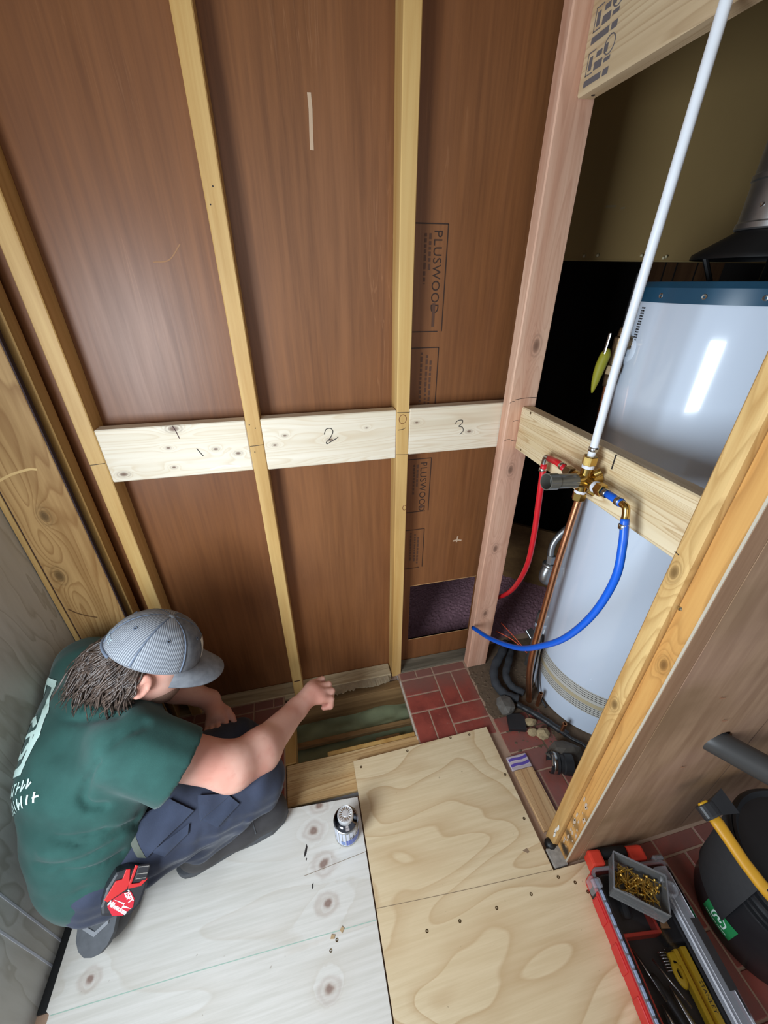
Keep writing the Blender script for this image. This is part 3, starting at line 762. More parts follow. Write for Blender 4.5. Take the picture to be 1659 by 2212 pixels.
def clear(name, tint, amount, rough=.08):
    b = NB(name); t = b.t
    tr = t.nodes.new('ShaderNodeBsdfTransparent'); tr.inputs[0].default_value = (*tint, 1)
    gl = t.nodes.new('ShaderNodeBsdfGlossy'); gl.inputs['Roughness'].default_value = rough
    df = t.nodes.new('ShaderNodeBsdfDiffuse'); df.inputs[0].default_value = (*tint, 1)
    fr = t.nodes.new('ShaderNodeFresnel'); fr.inputs[0].default_value = 1.32
    m1 = t.nodes.new('ShaderNodeMixShader'); m2 = t.nodes.new('ShaderNodeMixShader')
    m1.inputs[0].default_value = amount
    t.links.new(tr.outputs[0], m1.inputs[1]); t.links.new(df.outputs[0], m1.inputs[2])
    t.links.new(fr.outputs[0], m2.inputs[0]); t.links.new(m1.outputs[0], m2.inputs[1]); t.links.new(gl.outputs[0], m2.inputs[2])
    t.links.new(m2.outputs[0], t.nodes['Material Output'].inputs[0]); return b.m
# ------------------------------------------------------------------ water heater
HC = Vector((1.105, .85, 0)); HR = .245
h = empty('water_heater', (HC.x, HC.y, -.0225), 'tall white water heater with a blue lid inside the closet', 'water heater')
def hring(prof, n=72): return lathe(prof, n, HC)
mk('tank_jacket', hring([(HR - .01, -.0188), (HR, -.016), (HR, .085)] + [(HR, .085)] + [(HR, .195)] + [(HR, .30 + .1 * i) for i in range(11)] + [(HR, 1.405), (HR - .003, 1.412)]), M_WHITE, h, smooth=True)
autosmooth(D.objects['tank_jacket'], 30)
lid = mk('lid', hring([(HR - .002, 1.405), (HR - .002, 1.412), (HR - .004, 1.440), (HR - .014, 1.452), (0, 1.455)]), M_LID, h); autosmooth(lid, 30)
for a in np.arange(0, 360, 24):
    p = HC + Vector((math.cos(R(a + 199)), math.sin(R(a + 199)), 0)) * (HR - .003) + Vector((0, 0, 1.424))
    screwhead(p, (p - HC).xy.to_3d().normalized(), .006, h, M_STEEL)
# perforated intake band: every slot is a real hole look-alike recess, joined as one part
def perf():
    parts = []
    for j in range(11):
        z = .090 + j * .010
        for i in range(150):
            a = R(150) + R(150) * (i + (j % 2) * .5) / 150
            if 4 <= j <= 6 and R(150) < a < R(232): continue
            n = Vector((math.cos(a), math.sin(a), 0)); t = Vector((-n.y, n.x, 0)); c = HC + n * (HR + .0006) + Vector((0, 0, z))
            s, u = .0017, .0027
            parts.append(([tuple(c - t * s), tuple(c + Vector((0, 0, -u))), tuple(c + t * s), tuple(c + Vector((0, 0, u)))], [[0, 1, 2, 3]]))
    return join(*parts)
bandm = plain('band_tan', S(196, 182, 148), .4)
mk('vent_band', lathe([(HR + .0004, .084), (HR + .0004, .196)], 72, HC, (0, 0, 1), (1, 0, 0), R(130), R(310)), plain('band_white', S(206, 204, 196), .35), h, smooth=True)
mk('vent_strip', lathe([(HR + .0010, .126), (HR + .0014, .134), (HR + .0010, .144)], 60, HC, (0, 0, 1), (1, 0, 0), R(140), R(232)), bandm, h, smooth=True)
vp = mk('vent_slots', perf(), M_INK, h); tag(vp, kind='stuff')
# rating label at the upper left
def curved_rows(a0, a1, zs, hgt, mat, name, rnd):
    parts = []
    for z in zs:
        a = a0
        while a < a1:
            da = rnd.uniform(.4, 1.6); b_ = min(a1, a + da)
            parts.append(lathe([(HR + .0012, z), (HR + .0012, z + hgt)], 2, HC, (0, 0, 1), (1, 0, 0), R(a), R(b_))); a = b_ + .35
    mk(name, join(*parts), mat, h)
curved_rows(163, 166.5, [1.395 - i * .006 for i in range(16)], .0032, M_INK, 'rating_print', random.Random(2))
# vent connection on top
M_DUCT = plain('duct_steel', S(190, 190, 190), .45, .3, 30, Metallic=1.0)
hd = mk('draft_hood', lathe([(.15, 1.497), (.148, 1.508), (.079, 1.550), (.074, 1.575)], 40, HC), M_BLACK, h, smooth=True)
for a in (.6, 2.7, 4.8): mk('hood_leg', cyl(HC + Vector((math.cos(a) * .10, math.sin(a) * .10, 1.452)), HC + Vector((math.cos(a) * .13, math.sin(a) * .13, 1.505)), .006, 8), M_BLACK, h)
vd = mk('vent_duct', lathe([(.080, 1.552), (.083, 1.555), (.083, 1.565), (.080, 1.568), (.080, 1.64), (.083, 1.643), (.083, 1.652), (.080, 1.655), (.080, 1.76), (.083, 1.763), (.083, 1.77), (.080, 1.773), (.080, 2.28)], 40, HC), M_DUCT, h); autosmooth(vd, 40)
for a in (3.2, 3.9): screwhead(HC + Vector((math.cos(a) * .0805, math.sin(a) * .0805, 1.595)), (math.cos(a), math.sin(a), 0), .005, h, M_STEEL)
# relief valve and its copper pipe
tv = empty('relief_valve', (.868, .935, 1.30), 'old bronze relief valve with a yellow tag on the heater side', 'valve')
mk('valve_body', join(cyl((.885, .93, 1.315), (.838, .94, 1.315), .017, 16, .017, .003), cyl((.848, .938, 1.33), (.848, .938, 1.255), .016, 16, .015, .003), cyl((.848, .938, 1.33), (.848, .938, 1.352), .011, 14, .009, .002)), M_BRASSD, tv, smooth=False)
autosmooth(D.objects['valve_body'])
mk('hex_collar', cyl((.848, .938, 1.262), (.848, .938, 1.236), .020, 6, .020, .002), M_BRASSD, tv)
mk('pipe_socket', cyl((.848, .938, 1.236), (.845, .934, 1.205), .0165, 18, .0145, .002), M_BRASSD, tv, smooth=True)
mk('lever', xf(box(-.004, .004, -.002, .002, 0, .055, .0015), frame((.806, .935, 1.285), (0, 1, 0), (.05, 0, 1))), M_STEEL, tv)
mk('yellow_tag', tube(catmull([(.818, .938, 1.302), (.810, .938, 1.27), (.805, .938, 1.235), (.801, .936, 1.19)], 5), [.004, .009, .012, .013, .013, .013, .013, .013, .012, .012, .011, .010, .009, .007, .005, .002], 8), plain('tag_yellow', S(150, 146, 34), .6), tv, smooth=True)
esc = mk('white_escutcheon', lathe([(.034, .0), (.030, .004), (.018, .005)], 28, (.876, .93, 1.30), (-.94, .33, 0)), M_WHITE, tv, smooth=True)
cp = mk('copper_pipe', tube(catmull([(.845, .934, 1.212), (.838, .92, 1.13), (.832, .905, 1.0), (.79, .875, .68), (.774, .860, .45), (.770, .850, .2), (.800, .838, -.0188)], 10), .0112, 18), M_COPPER, None, (.78, .86, -.02), True)
tag(cp, 'long copper drain pipe running down beside the white heater', 'pipe')
for i, (p, q) in enumerate([((.868, .955, 1.36), (.872, .955, 1.31)), ]):
    pass
ch = mk('dark_bracket', tube([(.872, .96, 1.47), (.868, .957, 1.40), (.862, .95, 1.34)], .008, 8), M_RUBBER, None, (.862, .95, 1.34))
tag(ch, 'black twisted strap hanging beside the heater behind the white pipe', 'strap')
# gas side
gl = empty('gas_line', (.93, 1.06, .40), 'grey flexible gas connector with a fat elbow beside the heater', 'gas line')
mk('elbow', tube(catmull([(.885, 1.02, .525), (.868, 1.012, .480), (.885, 1.015, .452), (.918, 1.018, .441)], 8), .021, 16), M_GALV, gl, smooth=True)
mk('elbow_rim', lathe([(.022, -.006), (.026, -.004), (.026, .006), (.022, .008)], 20, (.885, 1.02, .520), (.1, .05, 1)), M_GALV, gl, smooth=True)
mk('elbow_rim', lathe([(.022, -.006), (.025, -.004), (.025, .006), (.022, .008)], 20, (.915, 1.017, .442), (1, -.1, -.2)), M_GALV, gl, smooth=True)
mk('flex_hose', tube(catmull([(.885, 1.02, .525), (.893, 1.04, .60), (.935, 1.04, .665), (1.0, 1.04, .69)], 8), .012, 14), M_GALV, gl, smooth=True)
mk('nut', cyl((.885, 1.02, .53), (.887, 1.025, .56), .016, 6), M_GALV, gl)
mk('heater_port', cyl((.915, 1.017, .442), (.934, 1.016, .438), .014, 14), M_STEEL, gl)
gv = empty('gas_fitting', (.885, 1.02, .25), 'short pale pipe union standing below the copper pipe', 'fitting')
mk('union', cyl((.893, 1.0, .235), (.898, 1.0, .29), .019, 18, .019, .003), M_GALV, gv, smooth=True)
mk('white_band', cyl((.892, 1.0, .215), (.894, 1.0, .240), .0155, 18), M_WHITE, gv, smooth=True)
mk('pipe_stub', cyl((.886, 1.0, -.02), (.892, 1.0, .22), .011, 14), M_GALV, gv, smooth=True)

# ------------------------------------------------------------------ shower valve on the blocking
VX = .622
sv = empty('shower_valve', (VX, .685, 1.065), 'brass shower mixing valve with a grey cartridge sleeve on the cross board', 'valve')
vb = mk('valve_body', join(cyl((VX, .682, 1.028), (VX, .680, 1.098), .0125, 18, .0125, .002), cyl((VX, .715, 1.062), (VX, .645, 1.066), .0125, 18, .0125, .002),
                           cyl((VX + .038, .681, 1.064), (VX - .030, .680, 1.066), .019, 22, .016, .003), cyl((VX + .01, .669, 1.045), (VX + .02, .66, 1.04), .009, 12), cyl((VX + .012, .668, 1.083), (VX + .022, .662, 1.092), .009, 12)), M_BRASS, sv)
autosmooth(vb)
M_SLEEVE = clear('smoky_sleeve', (.30, .30, .29), .35, .1)
mk('cartridge_stem', join(cyl((VX - .03, .68, 1.066), (.565, .672, 1.074), .010, 16, .010, .001), cyl((.565, .672, 1.074), (.535, .668, 1.078), .006, 12, .004)), M_BRASS, sv, smooth=True)
mk('cartridge_sleeve', lathe([(.0165, 0), (.0165, .052), (.0185, .054), (.0185, .080), (.0165, .080), (.0165, .054), (.0145, .052), (.0145, 0)], 26, (VX - .026, .679, 1.067), (-1, -.11, .13)), plain('sleeve_grey', S(92, 90, 84), .22), sv)
autosmooth(D.objects['cartridge_sleeve'])
def nut(p, q, r): return cyl(p, q, r, 6, r, .0015)
mk('hex_nut', nut((VX, .680, 1.103), (VX, .680, 1.124), .0155), M_BRASS, sv); mk('thread_tape', cyl((VX, .68, 1.096), (VX, .68, 1.104), .013, 16), M_TAPE, sv)
mk('hex_nut', nut((VX, .682, 1.014), (VX, .682, 1.034), .0150), M_BRASS, sv); mk('thread_tape', cyl((VX, .682, 1.033), (VX, .682, 1.040), .013, 16), M_TAPE, sv)
mk('hex_nut', nut((VX, .637, 1.067), (VX, .618, 1.068), .0145), M_BRASS, sv); mk('thread_tape', cyl((VX, .645, 1.066), (VX, .637, 1.067), .013, 16), M_TAPE, sv)
mk('hex_nut', nut((VX, .722, 1.062), (VX, .744, 1.061), .0140), M_BRASSD, sv)
def crimp(p, d, parent): 
    mk('crimp_ring', lathe([(.0088, -.005), (.0098, -.004), (.0098, .004), (.0088, .005)], 18, p, d), M_STEEL, parent, smooth=True)
wpipe = mk('white_water_pipe', tube([(VX, .680, 1.122), (VX, .679, 1.135), (.617, .675, 1.30), (.616, .668, 1.55), (.615, .661, 1.80), (.615, .658, 2.28)], .0082, 18), M_PEXW, None, (VX, .68, 1.122), True)
tag(wpipe, 'white plastic riser pipe rising from the brass valve to the ceiling', 'pipe')
mk('pipe_crimp', lathe([(.0084, -.005), (.0098, -.004), (.0098, .004), (.0084, .005)], 18, (VX, .679, 1.140), (0, 0, 1)), M_STEEL, wpipe, smooth=True)
bl = empty('blue_water_pipe', (.61, .541, 1.069), 'blue plastic pipe curving down from the valve and ending at the pink stud', 'pipe')
mk('pipe_run', tube([(VX, .617, 1.068), (.618, .590, 1.070), (.612, .556, 1.073)], .0082, 16), M_PEXB, bl, smooth=True)
mk('elbow', tube(catmull([(.612, .558, 1.073), (.610, .543, 1.072), (.610, .537, 1.058), (.610, .536, 1.046)], 6), .0072, 14), M_BRASS, bl, smooth=True)
mk('pipe_run', tube(catmull([(.610, .536, 1.050), (.606, .517, 1.00), (.602, .503, .926), (.600, .521, .812), (.599, .568, .69), (.598, .630, .590), (.600, .730, .466), (.603, .886, .337), (.606, 1.022, .252)], 10), .0082, 16), M_PEXB, bl, smooth=True)
crimp((VX - .003, .609, 1.0685), (0, -1, .05), bl); crimp((.613, .566, 1.0725), (0, -1, .05), bl); crimp((.609, .532, 1.035), (0, -.3, -1), bl)
rl = empty('red_water_pipe', (.63, .838, 1.054), 'red plastic pipe curving down from the valve and vanishing behind the pink stud', 'pipe')
mk('pipe_run', tube([(VX, .742, 1.061), (.626, .785, 1.064), (.630, .826, 1.058)], .0082, 16), M_PEXR, rl, smooth=True)
mk('elbow', tube(catmull([(.630, .822, 1.059), (.630, .838, 1.057), (.630, .842, 1.045), (.630, .842, 1.030)], 6), .0072, 14), M_STEEL, rl, smooth=True)
mk('pipe_run', tube(catmull([(.630, .842, 1.036), (.633, .834, .94), (.650, .842, .80), (.675, .876, .66), (.712, .965, .49), (.735, 1.06, .36), (.735, 1.13, .29)], 10), .0082, 16), M_PEXR, rl, smooth=True)
crimp((.625, .765, 1.063), (0, 1, 0), rl); crimp((.630, .842, 1.020), (0, 0, -1), rl)

# ------------------------------------------------------------------ clutter at the heater foot
def rocks(name, c, r, n, seed, flat=.7):
    rnd = random.Random(seed); bm = bmesh.new()
    bmesh.ops.create_icosphere(bm, subdivisions=2, radius=1)
    for v in bm.verts: v.co *= rnd.uniform(.78, 1.12)
    for v in bm.verts: v.co = Vector((c[0] + v.co.x * r[0], c[1] + v.co.y * r[1], max(-.0222, c[2] + v.co.z * r[2])))
    return bmout(bm)
def dirt():
    rnd = random.Random(4); parts = []
    for _ in range(420):
        t = rnd.random()
        x = .612 + .24 * rnd.random() ** .9; y = .66 + .36 * rnd.random()
        if (x - HC.x) ** 2 + (y - HC.y) ** 2 < (HR + .01) ** 2: continue
        if x < .66 and y < .80 or (x < .72 and y > 1.03): continue
        s = rnd.uniform(.0015, .006)
        parts.append(rocks('', (x, y, -.0205), (s * 1.4, s, s * .8), 1, rnd.random()))
    return join(*parts)
o = mk('rubble', dirt(), M_DIRT, None, (.75, .85, -.02)); tag(o, 'loose dirt and crumbs scattered at the foot of the heater', 'dirt', kind='stuff')
def dirtbed():
    pts = [(.622, 1.038), (.617, .99), (.624, .95), (.615, .91), (.622, .87), (.614, .83), (.630, .79), (.655, .72), (.74, .66), (.80, .56), (.82, .37), (1.5, .37), (1.5, 1.12), (.75, 1.14)]
    return prism(pts, -.0200, -.0188)
tag(mk('dirt_bed', dirtbed(), M_DIRT, None, (.7, .8, -.0224)), 'brown dirt layer on the floor around the heater base', 'dirt', kind='stuff')
for i, (c, r, lab) in enumerate([((.775, .70, -.010), (.026, .022, .018), 'crumbled tan mortar lump nearest the heater base'), ((.742, .715, -.012), (.020, .017, .014), 'tan mortar lump in the middle of three beside the heater'), ((.752, .752, -.012), (.026, .016, .014), 'long tan mortar lump under the black hose')]):
    tag(mk('mortar_lump', rocks('', c, r, 1, 20 + i), M_MORTAR, None, (c[0], c[1], -.022)), lab, 'rubble')
tag(mk('grey_rag', rocks('', (.688, .825, .004), (.034, .042, .026), 1, 31), M_DUSTY, None, (.688, .825, -.022)), 'dusty grey lump of rag beside the red bricks', 'rag')
tag(mk('rubber_pad', xf(prism([(-.035, -.03), (.03, -.034), (.036, .02), (.02, .034), (-.03, .03)], 0, .02, .004), frame((.700, .762, -.022), (1, -.25, 0), (0, 0, 1))), M_RUBBER, None, (.70, .762, -.022)), 'squarish black rubber pad on the floor before the heater', 'pad')
hosemat = plain('pipe_lagging', S(52, 54, 58), .85, .4, 50, .5)
def hose(pts, r, label, cat='hose', mat=None, nm='insulated_hose'):
    P_ = catmull(pts, 10); rr = [r * (1 + .07 * math.sin(i * .9)) for i in range(len(P_))]
    o = mk(nm, tube(P_, rr, 14), mat or hosemat, None, tuple(P_[-1]), True); return tag(o, label, cat)
hose([(.83, 1.10, .02), (.775, 1.04, .035), (.715, .985, .02), (.695, .925, .005), (.715, .875, -.004), (.755, .845, -.005)], .0175, 'outer loop of thick black lagged hose below the pink stud')
hose([(.835, 1.06, .01), (.79, 1.0, .02), (.752, .95, .012), (.755, .90, .002), (.79, .865, -.006)], .0145, 'inner loop of black lagged hose behind the copper pipe')
hose([(.735, .825, .0), (.77, .79, -.004), (.81, .742, -.006), (.84, .700, -.008), (.862, .672, -.008)], .0115, 'black hose lying across the floor along the heater base', nm='floor_hose', mat=M_RUBBER)
def stub(p, q, lab):
    o = mk('copper_stub', lathe([(.0075, 0), (.0075, (Vector(q) - Vector(p)).length), (.0060, (Vector(q) - Vector(p)).length), (.0060, .002)], 16, p, Vector(q) - Vector(p)), M_COPPER, None, p); autosmooth(o); tag(o, lab, 'pipe')
stub((.822, .812, -.0188), (.822, .812, .058), 'short upright copper stub beside the inner black hose')
stub((.846, .690, -.0188), (.848, .690, .040), 'short upright copper stub in front of the heater base')
cbm = M_RUBBER
tag(mk('black_cable', tube(catmull([(.838, .885, -.012), (.832, .89, .10), (.84, .905, .20), (.862, .93, .245), (.868, .925, .20), (.848, .885, .10), (.838, .84, .02), (.845, .79, -.012)], 12), .0032, 8), cbm, None, (.845, .79, -.015), True), 'thin black cable looped up against the heater', 'cable')
tag(mk('cable_tail', tube(catmull([(.845, .69, -.004), (.86, .655, .0), (.885, .625, .004), (.90, .600, -.002)], 8), .0055, 10), cbm, None, (.86, .655, -.01), True), 'black cable tail running past the copper stub towards the stud', 'cable')
for k, pts in enumerate([[(.79, 1.13, .075), (.84, 1.07, .07), (.885, 1.01, .04)], [(.82, 1.15, .10), (.845, 1.08, .085), (.87, 1.03, .06)]]):
    tag(mk('orange_wire', tube(catmull(pts, 6), .0022, 6), plain('orange_wire%d' % k, S(226, 92, 56), .5), None, pts[0], True), ['long orange wire crossing behind the black hoses', 'shorter orange wire lying across the long one'][k], 'wire')
tag(mk('white_bracket', xf(box(-.018, .018, -.02, .02, 0, .012, .002), frame((.915, 1.06, .10), (1, .2, 0), (0, -.5, 1))), M_GALV, None, (.915, 1.06, .09)), 'small pale metal plate behind the looped black cable', 'plate')
dc = mk('black_sheet', rocks('', (.80, .612, .0), (.062, .046, .034), 1, 44), plain('black_plastic', S(88, 82, 74), .7, .3, 40, .3), None, (.80, .612, -.022)); tag(dc, 'crumpled dark plastic lump in front of the heater base', 'plastic')
cpl = empty('rubber_coupling', (.735, .575, -.022), 'black rubber pipe coupling with a steel clamp behind the rough stud', 'coupling')
mk('sleeve', lathe([(.030, 0), (.034, .002), (.034, .030), (.030, .034), (.030, .045), (.034, .048), (.034, .075), (.028, .078), (.026, .06)], 26, (.728, .596, .008), (.94, -.33, 0)), M_RUBBER, cpl); autosmooth(D.objects['sleeve'])
mk('clamp', lathe([(.0345, .010), (.0352, .011), (.0352, .020), (.0345, .021)], 26, (.728, .596, .008), (.94, -.33, 0)), M_STEEL, cpl, smooth=True)
mk('clamp_screw', cyl((.722, .57, .034), (.738, .60, .040), .005, 10), M_STEEL, cpl)
# black drain pipe through the brown panel
dp = mk('drain_pipe', tube([(.830, .430, .504), (.900, .332, .504), (1.00, .192, .502), (1.16, -.03, .498)], .030, 28), plain('abs_black', S(62, 61, 60), .42, .12), None, (.90, .332, .504), True)
tag(dp, 'thick black drain pipe coming out of a hole in the brown panel', 'pipe')

# ------------------------------------------------------------------ can on the plywood
cx_, cy_ = .014, .556
KC = 1.32
def clathe(prof, n, o, *a): return lathe([(r * KC, h * KC) for r, h in prof], n, o, *a)
can = empty('glue_can', (cx_, cy_, 0), 'small metal can of pipe cement with a blue and white label on the pale plywood', 'can')
o = mk('can_body', clathe([(0, .0005), (.026, .0005), (.0275, .002), (.0275, .004), (.0268, .006), (.0268, .062), (.0275, .064), (.0275, .066), (.0255, .067)], 40, (cx_, cy_, 0)), M_STEEL, can); autosmooth(o)
def canlabel(a0, a1, z0, z1, mat, nm): mk(nm, clathe([(.02705, z0), (.02705, z1)], 20, (cx_, cy_, 0), (0, 0, 1), (1, 0, 0), R(a0), R(a1)), mat, can, smooth=True)
canlabel(0, 360, .006, .061, plain('label_white', S(214, 220, 236), .4), 'label')
canlabel(-100, 15, .008, .030, plain('label_blue', S(84, 104, 186), .4), 'label_patch')
canlabel(-125, -104, .010, .026, plain('label_blue2', S(116, 142, 196), .4), 'label_patch')
canlabel(-80, -50, .032, .035, M_INK, 'label_line'); canlabel(-80, -30, .038, .040, M_INK, 'label_line')
canlabel(-40, 30, .045, .060, plain('label_dark', S(46, 46, 52), .35), 'label_patch')
o = mk('shoulder', clathe([(.0262, .066), (.0255, .069), (.020, .072), (.0155, .076), (.0145, .078)], 40, (cx_, cy_, 0)), plain('dark_chrome', S(120, 120, 126), .12, .05, Metallic=1.0), can, smooth=True)
o = mk('cap', clathe([(.0165, .0775), (.0175, .079), (.0175, .090), (.0160, .0925), (.0145, .0918), (.0062, .0914), (.0056, .0925), (0, .0925)], 40, (cx_, cy_, 0)), plain('bright_cap', S(232, 234, 238), .35, .03, Metallic=.6), can); autosmooth(o, 28)
mk('cap_ribs', join(*[xf(box(.0075 * KC, .0135 * KC, -.001, .001, .0912 * KC, .0926 * KC), Matrix.Translation((cx_, cy_, 0)) @ Matrix.Rotation(a, 4, 'Z')) for a in np.linspace(0, 6.28, 16, endpoint=False)]), M_STEEL, can)

# ------------------------------------------------------------------ tool organiser
TBX = Vector((.99, -.14, 0)).normalized(); TBM = Matrix(((TBX.x, .1400, 0, .655), (TBX.y, .990, 0, .30), (0, 0, 1, .0006), (0, 0, 0, 1)))
def rrect(x0, x1, y0, y1, r, n=5):
    P_ = []
    for cx, cy, a in ((x1 - r, y1 - r, 0), (x0 + r, y1 - r, 90), (x0 + r, y0 + r, 180), (x1 - r, y0 + r, 270)):
        for i in range(n + 1): P_.append((cx + r * math.cos(R(a + 90 * i / n)), cy + r * math.sin(R(a + 90 * i / n))))
    return P_
def tb(vf): return xf(vf, TBM)
M_RED = plain('red_plastic', S(196, 36, 38), .4, .06); M_REDO = plain('red_orange_plastic', S(206, 58, 40), .45, .08)
M_TRAY = plain('dark_tray', S(46, 42, 42), .5, .2, 40); M_CLEAR = clear('clear_plastic', (.98, .97, .98), .0, .06); M_CLEARB = clear('clear_ridge', (.90, .91, .96), .16, .07)
W_, L_ = .212, .46
ob = empty('tool_organiser', tuple(TBM @ Vector((W_ / 2, -L_ / 2, 0))), 'red tool organiser case with a clear lid on the floor at bottom right', 'organiser')
def ringbox(x0, x1, y0, y1, r, t, z0, z1, floor=None):
    o_ = rrect(x0, x1, y0, y1, r); i_ = rrect(x0 + t, x1 - t, y0 + t, y1 - t, max(.001, r - t)); n = len(o_)
    V = [(x, y, z0) for x, y in o_] + [(x, y, z1) for x, y in o_] + [(x, y, z1) for x, y in i_] + [(x, y, z0 if floor is None else floor) for x, y in i_]
    F = []
    for k in range(n):
        q = (k + 1) % n
        F += [[k, q, n + q, n + k], [n + k, n + q, 2 * n + q, 2 * n + k], [2 * n + k, 2 * n + q, 3 * n + q, 3 * n + k]]
    F += [list(range(n))[::-1], [3 * n + k for k in range(n)]] if floor is not None else [[3 * n + k, 3 * n + (k + 1) % n, (k + 1) % n, k] for k in range(n)]
    return V, F
mk('base', tb(ringbox(-.008, W_, -L_, 0, .016, .006, 0, .050, .006)), M_RED, ob)
for y in np.arange(-.44, -.06, .085): mk('side_rib', tb(box(-.0105, -.007, y, y + .05, .0, .040, .002)), M_RED, ob)
mk('tray_liner', tb(ringbox(.012, W_ - .008, -L_ + .008, -.012, .012, .003, .007, .047, .010)), M_TRAY, ob)
mk('divider', tb(join(box(.012, .115, -.131, -.124, .010, .046, .001), box(.108, .115, -.131, -.02, .010, .044, .001))), M_REDO, ob)
mk('divider', tb(box(.014, .020, -.45, -.131, .010, .046, .001)), M_REDO, ob)
lidv = tb(join(box(.004, W_ - .004, -L_ + .006, -.004, .0525, .0548, .0008)))
mk('lid', lidv, M_CLEAR, ob)
mk('lid_rim', tb(ringbox(-.004, W_ + .004, -L_ - .004, .002, .016, .008, .046, .058)), M_CLEARB, ob)
mk('lid_ridge', tb(xf(prism([(0, 0), (.050, 0), (.046, .012), (.036, .018), (.012, .018), (.004, .012)], 0, .425, .001), Matrix(((1, 0, 0, .163), (0, 0, 1, -.44), (0, 1, 0, .055), (0, 0, 0, 1))))), M_CLEARB, ob)
mk('ridge_line', tb(join(box(.166, .1675, -.44, -.03, .066, .0735, .0004), box(.199, .2005, -.44, -.03, .0715, .0735, .0004), box(.174, .1755, -.44, -.03, .0725, .0738, .0004))), clear('ridge_glint', (.95, .95, 1.0), .55, .1), ob)
mk('hinge_knuckle', tb(join(*[box(-.003, .004, y, y + .020, .0575, .0615, .0012) for y in np.arange(-.44, -.03, .0235)])), plain('hinge_pale', S(146, 158, 184), .25), ob)
mk('latch', tb(join(box(-.014, -.004, -.045, -.012, .018, .060, .003), box(-.016, .010, -.040, -.020, .055, .066, .003))), M_CLEARB, ob)
mk('latch', tb(box(.185, .216, .002, .014, .020, .060, .004)), M_CLEARB, ob)
mk('latch_core', tb(box(-.0105, -.006, -.048, -.03, .006, .040, .002)), M_BLACK, ob)
mk('lid_boss', tb(lathe([(.018, 0), (.017, .010), (.012, .010), (.011, .002), (0, .002)], 24, (.176, -.062, .0735))), M_CLEARB, ob, smooth=True)
hn = mk('handle', tb(join(box(.010, .046, .004, .040, .012, .060, .006, 2), box(.124, .170, .006, .040, .012, .058, .006, 2), box(.014, .168, .030, .044, .026, .050, .005, 2))), M_REDO, ob)
mk('grip', tb(tube([(.044 + .004 * i, .034, .040) for i in range(21)], [.0135 + .0012 * (i % 2) for i in range(21)], 14)), M_BLACK, ob, smooth=True)
def inside(name, vf, mat, label, cat, base, smooth=False): 
    o = mk(name, tb(vf), mat, None, tuple(TBM @ Vector(base)), smooth); return tag(o, label, cat)
# contents seen through the lid
yk = empty('yellow_cutter', tuple(TBM @ Vector((.14, -.25, .0125))), 'long yellow hand tool with a loop tab inside the organiser', 'hand tool')
M_YEL = plain('yellow_plastic', S(232, 192, 34), .35, .05)
mk('handle_bar', tb(join(box(.124, .135, -.44, -.158, .018, .040, .003, 2), box(.140, .156, -.44, -.156, .014, .046, .004, 2), box(.128, .150, -.44, -.165, .014, .026, .002))), M_YEL, yk)
mk('loop_tab', tb(xf(lathe([(.0045, -.004), (.011, -.004), (.013, 0), (.011, .004), (.0045, .004)], 24), Matrix(((1, 0, 0, .112), (0, 1.9, 0, -.197), (0, 0, 1, .036), (0, 0, 0, 1))))), M_YEL, yk, smooth=True)
mk('tab_arm', tb(box(.106, .126, -.185, -.162, .028, .040, .004, 2)), M_YEL, yk)
mk('side_print', tb(textmesh('STANLEY', .011, Matrix(((0, 0, 0, 0),) * 4) if False else Matrix(((0, -1, 0, .1475), (-1, 0, 0, -.236), (0, 0, 1, .0463), (0, 0, 0, 1))) @ Matrix.Scale(-1, 4, (0, 1, 0)), .0002, 1.1)), M_INK, yk)
inside('coil_spring', tube([(.098 + .011 * math.cos(a * 1.0), -.172 + a * .0008 - .02, .026 + .011 * math.sin(a)) for a in np.arange(0, 45, .4)], .0014, 6), M_STEEL, 'shiny steel spring coil beside the yellow tool', 'spring', (.098, -.18, .012), True)
def pliers(name, ox, oy, ang, lab, hm):
    Mx = Matrix.Translation((ox, oy, .012)) @ Matrix.Rotation(ang, 4, 'Z')
    e = empty(name, tuple(TBM @ Vector((ox, oy, .0125))), lab, 'pliers')
    for s in (-1, 1):
        mk('handle', tb(xf(tube(catmull([(s * .004, -.03, .010), (s * .016, -.07, .011), (s * .015, -.12, .011), (s * .010, -.16, .010)], 6), [.005] * 4 + [.0075] * 14 + [.006], 10), Mx)), hm, e, smooth=True)
        mk('jaw', tb(xf(tube([(s * .003, -.035, .010), (s * .006, -.005, .010), (s * .003, .03, .010), (s * .001, .055, .010)], [.006, .0075, .005, .0025], 8), Mx)), M_STEEL if s > 0 else M_BLACK, e, smooth=True)
    mk('pivot', tb(xf(cyl((0, -.015, .006), (0, -.015, .020), .008, 14, .008, .001), Mx)), M_STEEL, e)
M_GRIPR = plain('grip_red', S(198, 44, 62), .45); M_GRIPO = plain('grip_orange', S(190, 74, 44), .45)
pliers('slip_pliers', .088, -.265, .12, 'red gripped pliers in the middle of the organiser', M_GRIPR)
pliers('cutting_pliers', .050, -.29, .1, 'dark red gripped pliers near the hinge side of the organiser', plain('grip_dark', S(150, 34, 40), .45))
inside('steel_rod', tube([(.060, -.170, .044), (.082, -.215, .046), (.098, -.248, .046)], .0022, 8), M_STEEL, 'thin bright steel rod lying over the pliers', 'rod', (.08, -.21, .042), True)
inside('steel_pick', tube([(.024, -.150, .042), (.036, -.19, .044), (.048, -.235, .044)], .0018, 8), M_STEEL, 'thin steel pick lying near the hinge side of the organiser', 'pick', (.036, -.19, .04), True)
